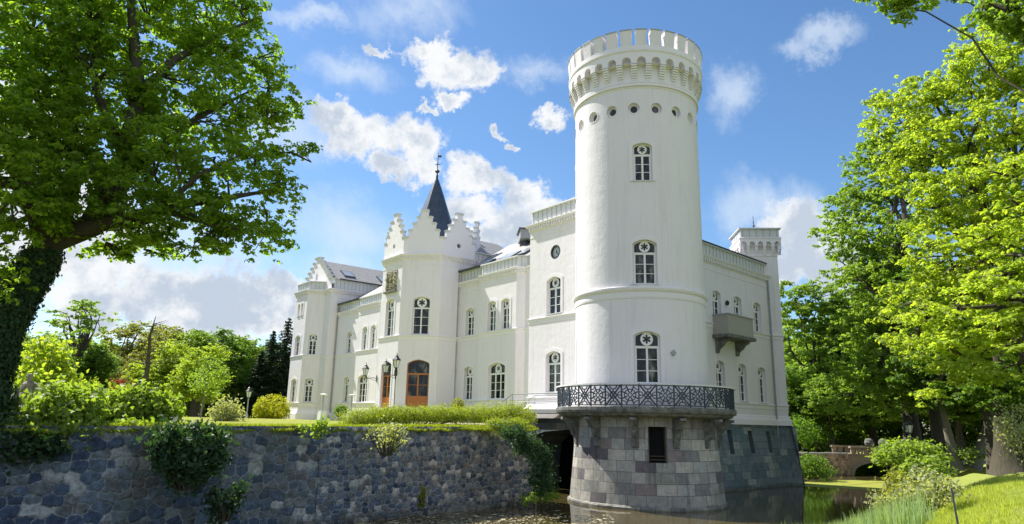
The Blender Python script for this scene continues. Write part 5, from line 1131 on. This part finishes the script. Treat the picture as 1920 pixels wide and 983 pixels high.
for i, (px, lab) in enumerate([(120, 'dark undergrowth clump at the left end of the wood edge'), (200, 'dark undergrowth clump under the layered tree'), (280, 'dark undergrowth clump at the foot of the dead trunk'), (350, 'dark undergrowth clump behind the birch'), (415, 'dark undergrowth clump behind the small pale bush'), (480, 'dark undergrowth clump behind the lamp and spruces'), (545, 'dark undergrowth clump touching the far wing')]):
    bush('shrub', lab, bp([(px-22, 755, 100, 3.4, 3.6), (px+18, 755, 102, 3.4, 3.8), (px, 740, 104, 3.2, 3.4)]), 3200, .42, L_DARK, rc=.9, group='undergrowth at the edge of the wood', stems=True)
# bare dead tree
b0 = at(262, 780, 72); b0[2] = 4.4; h = top_h(262, 590, 72, 4.4); t = thing('dead_tree', 'bare dead trunk with short broken branches rising above the wood', 'tree', tuple(b0)); mb = MB()
mb.tube([(0, 0, -.1), (.1, 0, h*.5), (-.1, 0, h*.8), (.2, .1, h)], [.3, .2, .12, .02], 8)
for k in range(26):
    z = h*RNG.uniform(.5, .97); a = RNG.random()*6.28; L = RNG.uniform(.6, 2.6)*(1.25-z/h)*1.8; mb.tube([(0, 0, z), (math.cos(a)*L*.5, math.sin(a)*L*.5, z+L*.1), (math.cos(a)*L, math.sin(a)*L, z+L*.28)], [.05, .03, .008], 4)
mb.build('trunk', M_BARK, t)
b0 = at(376, 778, 55); b0[2] = 4.4; t = thing('birch_tree', 'slender young birch with pale stem in front of the wood', 'tree', tuple(b0)); mb = MB(); mb.tube([(0, 0, -.1), (.1, 0, 1.8), (.25, 0, 3.9)], [.07, .055, .02], 6); mb.build('trunk', M_BARKP, t)
Pn, Nn, _c = sample([(.2, 0, 3.2, 1.5, 1.5, 1.2), (.1, 0, 2.2, 1.1, 1.1, .8)], 1300, 16, .45); leaves('crown', Pn, Nn, .16, L_LIND, t)

# ------------------------------------------------------------------ trees on the right
GR = 'trees standing behind the bridge and path'
def rt_(name, label, base_px, base_d, bl, n, leaf, lm, bz=2.4, **kw):
    b0 = at(base_px, 830, base_d); b0[2] = bz; blb = bp(bl); h = max(b[2] for b in blb)-bz; return tree(name, label, b0, h, kw.pop('r', .4), blb, n, leaf, lm, **kw)
rt_('broadleaf_tree', 'sunlit tree with fresh crown directly right of the corner turret', 1540, 95, [(1490, 560, 95, 3.4), (1530, 560, 97, 3.2), (1480, 620, 94, 3.2), (1540, 640, 95, 3.4), (1500, 690, 94, 3.4), (1560, 700, 95, 3.2), (1590, 620, 96, 2.6), (1500, 750, 92, 3), (1555, 760, 92, 3)], 15000, .40, L_LIND, group=GR, twigs=60)
rt_('linden_tree', 'large linden with domed crown overlooking the bridge', 1712, 62, [(1600, 390, 66, 2.6), (1650, 340, 67, 3.2), (1600, 440, 64, 2.8), (1650, 440, 62, 3), (1590, 500, 64, 1.9), (1640, 530, 62, 3), (1710, 380, 66, 3.4), (1700, 480, 62, 3.4), (1630, 610, 62, 2.6), (1690, 590, 61, 3), (1620, 680, 61, 2.5), (1690, 680, 60, 3), (1600, 740, 60, 2.2), (1660, 750, 60, 2.4), (1640, 290, 67, 2.2), (1690, 280, 67, 2.4)], 42000, .27, L_LIND, group=GR, twigs=140, r=.6, shell=.6, rc=.95)
rt_('maple_tree', 'tall maple with yellow green crown at the right edge', 1896, 52, [(1700, 230, 50, 2.4), (1660, 200, 51, 1.4), (1640, 240, 51, 1.2), (1760, 190, 50, 2.6), (1740, 290, 48, 2.8), (1820, 150, 50, 3), (1820, 260, 48, 3), (1900, 120, 50, 3), (1900, 250, 48, 3.2), (1840, 370, 46, 3.2), (1760, 380, 46, 2.6), (1920, 370, 46, 3), (1690, 310, 50, 2), (1780, 480, 45, 2.6), (1860, 490, 44, 2.6), (1930, 480, 44, 2.4), (1960, 200, 50, 3), (1730, 170, 50, 1.6), (1870, 60, 51, 2.2), (1940, 20, 51, 2.6), (1730, 560, 46, 2.3), (1800, 570, 44, 2.4), (1880, 590, 43, 2.4), (1700, 640, 46, 1.7), (1770, 660, 44, 2), (1840, 670, 43, 2), (1910, 680, 42, 2), (1740, 720, 45, 1.2), (1950, 560, 42, 2.6)], 66000, .235, L_MAPLE, group=GR, twigs=160, r=.42, rc=.85, shell=.55)
rt_('linden_tree', 'deep green linden behind the lamp post', 1760, 58, [(1740, 560, 57, 3), (1800, 600, 56, 2.8), (1760, 650, 56, 2.6), (1850, 600, 57, 3), (1720, 700, 57, 2.0), (1800, 700, 57, 2.4), (1880, 680, 56, 2.4), (1930, 620, 57, 3), (1760, 740, 56, 1.5), (1850, 740, 57, 1.6), (1920, 730, 57, 2)], 24000, .25, L_DARK, group=GR, twigs=80, r=.5, bz=2.5)
# yellow branches reaching in from a tree beyond the right frame edge
fb0 = at(2080, 900, 24); fb0[2] = 2.8
tree('maple_tree', 'near maple whose sunlit yellow branches reach in from the right', fb0, 12, .16, bp([(1900, 560, 22, .9, .35), (1840, 545, 22, .8, .3), (1790, 600, 22, .8, .28), (1740, 590, 22, .7, .25), (1870, 620, 21.5, 1.0, .3), (1720, 615, 22, .45, .18), (1910, 640, 21, .9, .35), (1810, 640, 21.5, .8, .25), (1880, 520, 22.5, .7, .3), (1780, 655, 21.5, .5, .2), (1920, 480, 22.5, .9, .4), (1860, 440, 23, .7, .3), (1930, 400, 23, .9, .5), (1900, 330, 23, .7, .4), (1960, 600, 22, 1.2, .6), (1930, 690, 21, .6, .25)]), 9500, .13, L_MAPLE, cl=22, rc=.42, group=None, twigs=70, flat_=.3, shell=.2, up=1.0, lstep=3)
fb1 = at(2250, 900, 14); fb1[2] = 2.8
tree('overhanging_tree', 'near tree off to the side whose leafy twigs hang from the top right corner', fb1, 10, .03, bp([(1655, 0, 15, .4, .14), (1680, 5, 15, .45, .18), (1700, 30, 15, .28, .2), (1695, 65, 15, .16, .12), (1640, -5, 15, .3, .12), (1740, -10, 15, .5, .2), (1890, 20, 14, .5, .3), (1930, 50, 14, .5, .35), (1860, 0, 14.5, .35, .2), (1830, -20, 15, .5, .2), (1980, 10, 14, .8, .5)]), 4800, .11, L_LIND, cl=14, rc=.24, twigs=40, shell=.1, flat_=.5, lstep=5)
# background row closing the view
PROTO_R = [('green', 1470, 600, 120), ('green', 1520, 640, 110), ('green', 1600, 560, 100), ('green', 1680, 520, 100), ('dark', 1760, 500, 95), ('green', 1850, 480, 95), ('dark', 1930, 460, 90), ('green', 1570, 620, 125), ('dark', 1640, 660, 85), ('green', 1720, 640, 80), ('dark', 1800, 620, 80), ('green', 1890, 600, 80), ('dark', 1495, 690, 85), ('green', 1560, 700, 82), ('dark', 1980, 600, 80)]
side = ['beside the corner turret', 'between turret and bridge', 'above the bridge', 'behind the linden', 'behind the maple trunk', 'behind the pale trunk', 'beyond the right edge', 'far off over the bridge end', 'low behind the bridge balls', 'low behind the lamp post', 'low behind the leaning trunk', 'low behind the thick trunk', 'low and dark at the turret foot', 'low and dark over the garden wall', 'outermost at the right']
for i, ((k, px, py, d), sd) in enumerate(zip(PROTO_R, side)):
    b0 = at(px, 830, d); b0[2] = 2.4; plant(k, 'broadleaf_tree', 'background tree '+sd, b0, top_h(px, py, d, 2.4), GR, rz=i*.9, wscale=1.25)
for i, (px, lab) in enumerate([(1500, 'dark undergrowth behind the garden wall'), (1570, 'dark undergrowth left of the bridge balls'), (1640, 'dark undergrowth right behind the bridge'), (1710, 'dark undergrowth behind the lamp post'), (1780, 'dark undergrowth behind the slanting trunk'), (1850, 'dark undergrowth behind the knobbly trunk'), (1920, 'dark undergrowth behind the thick trunk')]):
    bush('shrub', lab, bp([(px-25, 812, 92, 3.4, 3.2), (px+22, 812, 94, 3.4, 3.4), (px, 790, 96, 3.2, 3.4)]), 3200, .40, L_LIND, rc=.9, group='undergrowth behind the park trees')
# visible trunks under the crowns
def trunk_tree(label, px0, y0, px1, y1, d, r, bark, bl):
    b0 = at(px0, y0, d); b0[2] = 2.35; tpp = [b0+np.array([0, 0, -.2]), b0*.55+at(px1, y1, d)*.45, at(px1, y1, d), at(px1+(px1-px0)*.5, y1-90, d)]
    return tree('park_tree', label, b0, 9, r, bp(bl), 3200, .26, L_DARK, bark, trunk_pts=tpp, group=GR, twigs=30)
trunk_tree('tree with slanting pale mottled trunk by the path', 1790, 855, 1768, 770, 56, .38, M_BARKP, [(1770, 700, 56, 2.2), (1740, 730, 56, 1.5)])
trunk_tree('tree with broad brown trunk left of the slanting pale one', 1768, 852, 1755, 770, 60, .75, M_BARK, [(1745, 690, 60, 2.4), (1720, 740, 60, 1.4)])
trunk_tree('tree with strongly leaning trunk in the middle of the path trees', 1822, 852, 1862, 770, 60, .42, M_BARKP, [(1880, 700, 60, 2.4)])
trunk_tree('tree with twin knobbly trunk right of the leaning one', 1864, 862, 1850, 780, 54, .42, M_BARK, [(1850, 710, 54, 2), (1830, 735, 54, 1.2)])
trunk_tree('tree with the thickest ivy grown trunk near the right edge', 1893, 866, 1880, 775, 52, .95, M_BARK, [(1880, 720, 52, 2.0), (1915, 740, 52, 1.5)])
for i, (px, d, lab) in enumerate([(1602, 98, 'tree with straight dark trunk above the bridge left end'), (1630, 96, 'tree with dark trunk behind the first stone ball'), (1655, 95, 'tree with dark trunk behind the second stone ball'), (1565, 100, 'tree with dark trunk over the garden wall'), (1725, 90, 'tree with dark trunk right of the lamp post')]):
    trunk_tree(lab, px, 835, px-6, 740, d, .38, M_BARK, [(px, 690, d, 3.4)])
# understorey around the bridge
for (lab, bl, n, lm, lf) in [
    ('dark shrub thicket between turret and bridge', [(1500, 805, 77, 1.8, 1.2), (1530, 815, 82, 1.8, 1.2), (1560, 812, 90, 2.0, 1.3)], 3800, L_DARK, .26),
    ('mid green thicket behind the bridge parapet', [(1590, 808, 93, 2.3, 1.5), (1620, 800, 94, 2.3, 1.6), (1660, 806, 94, 2.3, 1.5)], 3600, L_LIND, .26),
    ('shaded shrubs beyond the arch', [(1610, 868, 86, 2.2, 1.2), (1650, 866, 86, 2.2, 1.2)], 2600, L_DARK, .24),
    ('white flowering shrub hanging on the garden wall by the bridge', [(1530, 872, 66.5, 1.1, .9), (1508, 878, 65.5, 1.1, .9), (1548, 888, 67.5, .7, .4)], 2600, L_DARK, .18),
    ('pale leaved bush at the right picture edge', [(1915, 800, 42, 1.0, 1.2), (1925, 830, 42, .8, .8)], 1500, L_PALE, .16),
    ('low weeds along the path under the trunks', [(1790, 850, 57, 1.2, .3), (1830, 853, 56, 1.2, .3), (1750, 848, 58, 1.2, .4)], 1500, L_LIND, .15)]:
    bush('shrub', lab, bp(bl), n, lf, lm, rc=.5)
# shrubs at the water's edge in front of the bridge
bush('shrub', 'spreading bright green shrub at the water edge before the bridge', bp([(1700, 850, 33, 1.0, .42), (1670, 858, 33, .55, .3), (1735, 855, 33, .7, .35), (1725, 880, 32, .7, .5), (1700, 840, 33.5, .7, .3), (1745, 880, 31.5, .6, .4)]), 5200, .16, L_BUSH, rc=.34, up=.7, flat_=.45)
bush('shrub', 'brown tinged loose shrub low on the bank', bp([(1690, 910, 29, .5, .4), (1672, 930, 28, .5, .35), (1700, 935, 27.5, .45, .4)]), 1400, .14, L_OLIVE, rc=.3)
bush('shrub', 'pale flowering shrub beside the brown tinged one', bp([(1728, 905, 28, .5, .5), (1718, 940, 26.5, .6, .4), (1740, 930, 26.5, .5, .4), (1662, 945, 27, .4, .25)]), 2300, .13, L_PALE, rc=.28)
bush('shrub', 'small white blossomed plant above the dark pole', bp([(1770, 912, 25, .35, .28), (1785, 920, 24.5, .3, .2)]), 700, .11, L_PALE, rc=.2)
# reeds
def blades(name, P_, h, w, m, lean=.25, seg=3):
    n = len(P_); a = RNG.random(n)*6.283; ax = np.stack([np.cos(a), np.sin(a), np.zeros(n)], 1); ln = RNG.random(n)*6.283; ld = np.stack([np.cos(ln), np.sin(ln), np.zeros(n)], 1)*RNG.uniform(0, lean, (n, 1)); V = []
    hh = h*RNG.uniform(.6, 1.15, (n, 1))
    for k in range(seg+1):
        t = k/seg; c = P_+np.array([0, 0, 1.])*hh*t+ld*hh*t*t; ww = w*(1-t**1.6)*.5+.0015
        V += [c-ax*ww, c+ax*ww]
    V = np.stack(V, 1).reshape(-1, 3); F_ = []
    b = (np.arange(n)*(2*(seg+1)))[:, None]
    F_ = np.concatenate([b+np.array([[2*k, 2*k+1, 2*k+3, 2*k+2]]) for k in range(seg)], 0)
    me = bpy.data.meshes.new(name); me.vertices.add(len(V)); me.vertices.foreach_set('co', V.astype(np.float32).ravel()); me.loops.add(F_.size); me.loops.foreach_set('vertex_index', F_.astype(np.int32).ravel()); me.polygons.add(len(F_)); me.polygons.foreach_set('loop_start', np.arange(0, F_.size, 4, dtype=np.int32)); me.update(calc_edges=True)
    me.materials.append(m); o = bpy.data.objects.new(name, me); COL.objects.link(o); o['kind'] = 'stuff'; return o
n = 10000; px = RNG.triangular(1400, 1560, 1760, n); dd = RNG.uniform(18, 28, n); P_ = np.array([at(x, 950, d) for x, d in zip(px, dd)]); zt = bank_z(P_[:, 0], P_[:, 1]); P_[:, 2] = np.maximum(zt, .3)
keep = (P_[:, 1] < edge(P_[:, 0])+.9) & (P_[:, 1] > edge(P_[:, 0])-4.2) & (RNG.random(len(P_)) < .8); P_ = P_[keep]; blades('reeds', P_, 1.0, .04, L_REED, .22)
n = 90000; px = RNG.uniform(1400, 1960, n); dd = RNG.uniform(9, 40, n)**1; P_ = np.array([at(x, 950, d) for x, d in zip(px, dd)]); P_[:, 2] = bank_z(P_[:, 0], P_[:, 1])-.02; P_ = P_[P_[:, 1] < edge(P_[:, 0])-.3]
slope = edge(P_[:, 0])-P_[:, 1]; tall = slope < 6
blades('grass', P_[~tall], .06, .018, L_GRASS, .5, 2); blades('long_grass', P_[tall], .20, .02, L_GRASS, .5, 2)

# ------------------------------------------------------------------ bridge and garden wall beyond the moat
bA = np.array([37.6, 3.1]); bB = np.array([45.5, -3.1]); brg = thing('stone_bridge', 'low brick and stone arched bridge crossing the moat', 'bridge', (bA[0], bA[1], .4))
mpX = flat(bA-np.array([brg.location.x, brg.location.y]), bB-np.array([brg.location.x, brg.location.y])); L = mpX.L; mb = MB()
ac, aw_ = 3.7, 6.2; t_ = [math.pi*j/18 for j in range(19)]
aop = ([ac-aw_/2*math.cos(a) for a in t_], [-1.0]*19, [.05+1.25*math.sin(a)**.8 for a in t_])
wall(mb, mpX, 0, L, -1.0, 1.95, [aop], step=.5, reveal=3.6)
mb.prism(mpX, [(-.3, 1.95), (L, 1.95), (L, 2.03), (-.3, 2.03)], -.08, 3.7)
mb.build('arch_wall', M_BRICK, brg)
mb = MB(); o_ = [(ac-(aw_/2+.35)*math.cos(a), .05+1.6*math.sin(a)**.8) for a in t_]; i_ = [(x, z) for x, z in zip(aop[0], aop[2])]
for k in range(18): mb.face([mpX(*o_[k], -.05), mpX(*o_[k+1], -.05), mpX(*i_[k+1], -.05), mpX(*i_[k], -.05)]); mb.face([mpX(*i_[k+1], -.05), mpX(*i_[k], -.05), mpX(*i_[k], .05), mpX(*i_[k+1], .05)])
mb.build('arch_ring', M_BRICK, brg)
for dp in (0., 3.3):
    mb = MB(); x = .5
    while x < L: mb.prism(mpX, [(x, 2.03), (x+.42, 2.03), (x+.42, 2.55), (x, 2.55)], dp+.02, dp+.26); x += .66
    mb.prism(mpX, [(.4, 2.55), (L, 2.55), (L, 2.74), (.4, 2.74)], dp-.06, dp+.34)
    mb.build('balustrade', M_BRICK, brg)
for px, lab in ((1629, 'mossy stone ball left of the pair on the bridge'), (1655, 'mossy stone ball right of the pair on the bridge')):
    p = at(px, 825, 75.5); mb = MB(); mb.lathe((0, 0, 0), [(.12, -.02), (.18, .05), (.36, .18), (.42, .42), (.34, .66), (.16, .80), (.02, .83)], 14); o = mb.build('stone_ball', M_SLAB, smooth=True); o.location = (p[0], p[1], 3.14-.02); tag(o, lab, 'stone ball')
gwl = thing('garden_wall', 'warm brown stone wall lining the far side of the moat left of the bridge', 'wall', (0, 0, 0))
o = rubble((23.0, 11.5), (37.6, 3.1), 2.36, 2.38, -.1, .09, .5, 9, .1); o.parent = gwl
mm = M_RUB.copy(); mm.name = 'warm_rubble_masonry'; 
for nd_ in mm.node_tree.nodes:
    if nd_.type == 'VALTORGB' and len(nd_.color_ramp.elements) == 6:
        for e_, c_ in zip(nd_.color_ramp.elements, [(.16, .13, .09), (.24, .19, .13), (.30, .24, .17), (.34, .27, .18), (.28, .25, .2), (.4, .35, .27)]): e_.color = (*c_, 1)
o.data.materials[0] = mm
mb = MB(); mpz = flat((23.0, 11.5), (37.6, 3.1)); mb.prism(mpz, [(0, 2.36), (mpz.L, 2.38), (mpz.L, 2.5), (0, 2.5)], -.14, .4); mb.build('coping', M_STEP, gwl)

# white lattice fence and street lamps
fn = thing('lattice_fence', 'low white lattice fence between the path tree trunks', 'fence', tuple(at(1805, 850, 62)*np.array([1, 1, 0])+np.array([0, 0, 2.35]))); mb = MB(); pm = MB()
e_ = at(1880, 850, 62)-at(1805, 850, 62); e_[2] = 0; LL = np.linalg.norm(e_); e_ /= LL; k = 5; ww_ = LL/k
for i in range(k+1): c = e_*ww_*i; pm.tube([c, c+np.array([0, 0, 1.0])], .05, 6)
for i in range(k):
    a, b_ = e_*ww_*i, e_*ww_*(i+1); u_ = np.array([0, 0, 1.])
    for za, zb in ((.15, .9), (.9, .15), (.9, .9), (.15, .15)): mb.tube([a+u_*za, b_+u_*zb], .03, 5)
    m_ = (a+b_)/2; mb.tube([m_+u_*.1, m_+u_*.95], .03, 5)
mb.build('lattice', M_WHITE, fn); pm.build('post', M_WHITE, fn)
def lantern_head(mb, gl, c, s=1.):
    c = np.array(c, float)
    mb.lathe(c, [(.05*s, 0), (.12*s, .04*s), (.13*s, .07*s)], 6); gl.lathe(c, [(.12*s, .07*s), (.21*s, .47*s)], 6)
    for k in range(6):
        a = math.pi/3*k; e = np.array([math.cos(a), math.sin(a), 0]); mb.tube([c+e*.125*s+ZZ*.07*s, c+e*.215*s+ZZ*.47*s], .012*s, 4)
    mb.lathe(c, [(.25*s, .46*s), (.26*s, .49*s), (.14*s, .63*s), (.09*s, .68*s), (.10*s, .72*s), (.03*s, .78*s), (.015*s, .88*s)], 6)
def lamp_post(label, px, ytop, ybase, d, bz, s=1.):
    b0 = at(px, ybase, d); b0[2] = bz; ht = at(px, ytop, d)[2]-bz; t = thing('street_lamp', label, 'street lamp', tuple(b0)); mb = MB(); gl = MB(); hd = MB()
    mb.lathe((0, 0, 0), [(.12, 0), (.12, .25), (.08, .4), (.05, .5), (.045, ht-.9*s), (.06, ht-.88*s)], 10); lantern_head(hd, gl, (0, 0, ht-.88*s), s)
    mb.build('pole', M_SEAM if s > 1 else M_IRON, t); h_ = hd.build('lantern', M_BLACK, t); gl.build('glass', M_FROST, h_)
lamp_post('street lamp with pale lantern behind the bridge shrub', 1708, 783, 832, 55, 2.35, 1.2)
lamp_post('street lamp standing before the spruces left of the castle', 462, 723, 783, 62, 4.5, 1.15)
# lanterns of the entrance
def wall_lantern(label, p, nrm):
    t = thing('wall_lantern', label, 'lantern', (p[0], p[1], p[2]), 'black lanterns flanking the entrance'); n_ = np.array([nrm[0], nrm[1], 0.]); mb = MB(); hd = MB(); gl = MB()
    mb.cbox((n_[0]*.03, n_[1]*.03, -.28), .14, .06, .56, math.atan2(n_[1], n_[0])+math.pi/2); mb.tube([n_*.05, n_*.35+ZZ*.06, n_*.7, n_*.98+ZZ*.02, n_*1.05+ZZ*.16], .03, 6); mb.tube([n_*.05-ZZ*.2, n_*.4-ZZ*.12, n_*.6+ZZ*.0], .018, 5); mb.tube([n_*.95+ZZ*.0, n_*1.2-ZZ*.06, n_*1.18+ZZ*.08], .02, 5)
    lantern_head(hd, gl, n_*1.05+ZZ*.15, 1.45); mb.build('bracket', M_BLACK, t); h_ = hd.build('lantern_head', M_BLACK, t); gl.build('glass', M_FROST, h_)
pA = octp[0]+(octp[1]-octp[0])*.03; wall_lantern('black bracket lantern on the left corner of the entrance tower', (*pA, 8.35), (-xh+yh*.6)/np.hypot(*(-xh+yh*.6)))
pB = octp[1]+(octp[0]-octp[1])*.02; wall_lantern('black bracket lantern between the two entrance doors', (*pB, 8.45), -xh)
pc = at(738, 770, 52.2); t = thing('lamp_post', 'slender black lamp post before the corner between the doors', 'lamp post', (pc[0], pc[1], 4.6)); mb = MB(); hd = MB(); gl = MB()
mb.lathe((0, 0, 0), [(.08, 0), (.08, .3), (.035, .4), (.03, 3.2), (.12, 3.25), (.12, 3.7), (.05, 3.75)], 8); lantern_head(hd, gl, (0, 0, 3.75), 1.35); mb.build('pole', M_BLACK, t); h_ = hd.build('lantern_head', M_BLACK, t); gl.build('glass', M_FROST, h_)
# patio heaters
M_STEEL, b = mat('brushed_steel', (.45, .46, .47), .35, .5, .8)
def heater(label, px, d, bz):
    p = at(px, 785, d); t = thing('patio_heater', label, 'patio heater', (p[0], p[1], bz), 'patio heaters on the lawn'); mb = MB(); w0, w1 = .27, .17
    def fr(z): f_ = z/2.3; return w0+(w1-w0)*f_
    lo = [(-w0, -w0, 0), (w0, -w0, 0), (w0, w0, 0), (-w0, w0, 0)]; hi = [(-.24, -.24, .75), (.24, -.24, .75), (.24, .24, .75), (-.24, .24, .75)]; mb.face(lo); mb.face(hi)
    for i in range(4): j = (i+1) % 4; mb.face([lo[i], lo[j], hi[j], hi[i]])
    mb.build('base', M_WHITE, t)
    for sx in (-1, 1):
        for sy in (-1, 1): mb = MB(); mb.tube([(sx*.25, sy*.25, .7), (sx*.15, sy*.15, 1.95)], .018, 5); mb.build('leg', M_STEEL, t)
    mb = MB(); mb.tube([(0, 0, .75), (0, 0, 1.95)], .05, 10); mb.build('glass_tube', M_SKYL, t)
    mb = MB(); mb.lathe((0, 0, 0), [(.20, 1.95), (.34, 1.98), (.34, 2.02), (.1, 2.08)], 4); mb.build('reflector', M_WHITE, t)
heater('left pyramid patio heater nearest the far wing', 603, 57, 4.5); heater('right pyramid patio heater half hidden by the hedge', 657, 58, 4.55)
# pot under the box ball, lawn spotlights
p = at(640, 780, 43.5); mb = MB(); mb.lathe((p[0], p[1], 4.55), [(.16, 0), (.24, .3), (.25, .32), (.2, .32)], 12); tag(mb.build('flower_pot', M_SLAB), 'low stone pot holding the round box ball', 'pot')
# weathered statue: draped seated figure
sp_ = at(62, 752, 31.5); sp_ = at(62, 752, 29.2); sp_ = at(58, 700, 31); sp_[2] -= 2.39*.86; st = thing('statue', 'weathered pale stone statue of a draped seated figure among shrubs', 'statue', tuple(sp_)); st.scale = (.86, .86, .86); M_STAT, b = mat('lichened_sandstone', rough=.9); n1 = noise(P(), 4, 6, .7); nt.links.new(ramp(n1.outputs[0], [(.3, (.10, .09, .07)), (.5, (.28, .25, .20)), (.7, (.42, .39, .32))]), b.inputs['Base Color']); bump(b, n1.outputs[0], .8, .05)
mb = MB(); mb.cbox((0, 0, -1.0), .9, .9, 1.9, .3); mb.cbox((0, 0, .9), 1.0, 1.0, .1, .3); mb.build('pedestal', M_STAT, st)
mb = MB(); prof_ = [(.42, .52, 0), (.44, .50, .2), (.40, .46, .42), (.32, .40, .62), (.30, .34, .80), (.27, .36, .95), (.18, .26, 1.03), (.08, .10, 1.07), (.075, .08, 1.12), (.12, .12, 1.20), (.13, .12, 1.28), (.09, .09, 1.36), (.02, .02, 1.39)]
off_ = [0, 0, .02, .05, .06, .05, .03, .0, -.02, -.03, -.03, -.02, -.02]; nr = 22; rings = []
for (a, b_, z), of in zip(prof_, off_): rings.append([np.array([(a+.035*math.sin(7*t+z*3)*(z < .9))*math.cos(t)+of, (b_+.035*math.cos(6*t+z*2)*(z < .9))*math.sin(t), z+1.0]) for t in np.linspace(0, 2*math.pi, nr, endpoint=False)])
for A, B in zip(rings, rings[1:]):
    for i in range(nr): mb.face([A[i], A[(i+1) % nr], B[(i+1) % nr], B[i]])
mb.tube([(.02, .33, 1.92), (-.15, .45, 1.62), (-.34, .22, 1.5), (-.36, .05, 1.62)], [.10, .09, .07, .06], 8); mb.tube([(.02, -.33, 1.92), (-.1, -.46, 1.65), (-.34, -.24, 1.42)], [.10, .09, .06], 8)
mb.tube([(-.1, .2, 1.35), (-.42, .22, 1.38), (-.5, .22, 1.05)], [.17, .15, .11], 8); mb.tube([(-.1, -.2, 1.35), (-.42, -.2, 1.36), (-.5, -.2, 1.02)], [.17, .15, .11], 8)
so_ = mb.build('figure', M_STAT, st, smooth=True); so_.rotation_euler.z = math.atan2(R0[1], R0[0])+1.1-math.pi/2*0
# thin dark pole on the bank
p = at(1800, 975, 14.5); p[2] = float(bank_z(p[0], p[1])); q = at(1784, 915, 15.2); mb = MB(); mb.tube([(0, 0, -.1), tuple(q-p)], [.022, .016], 6); o = mb.build('thin_pole', M_BLACK); o.location = tuple(p); tag(o, 'thin dark metal rod leaning in the grass of the bank', 'pole')
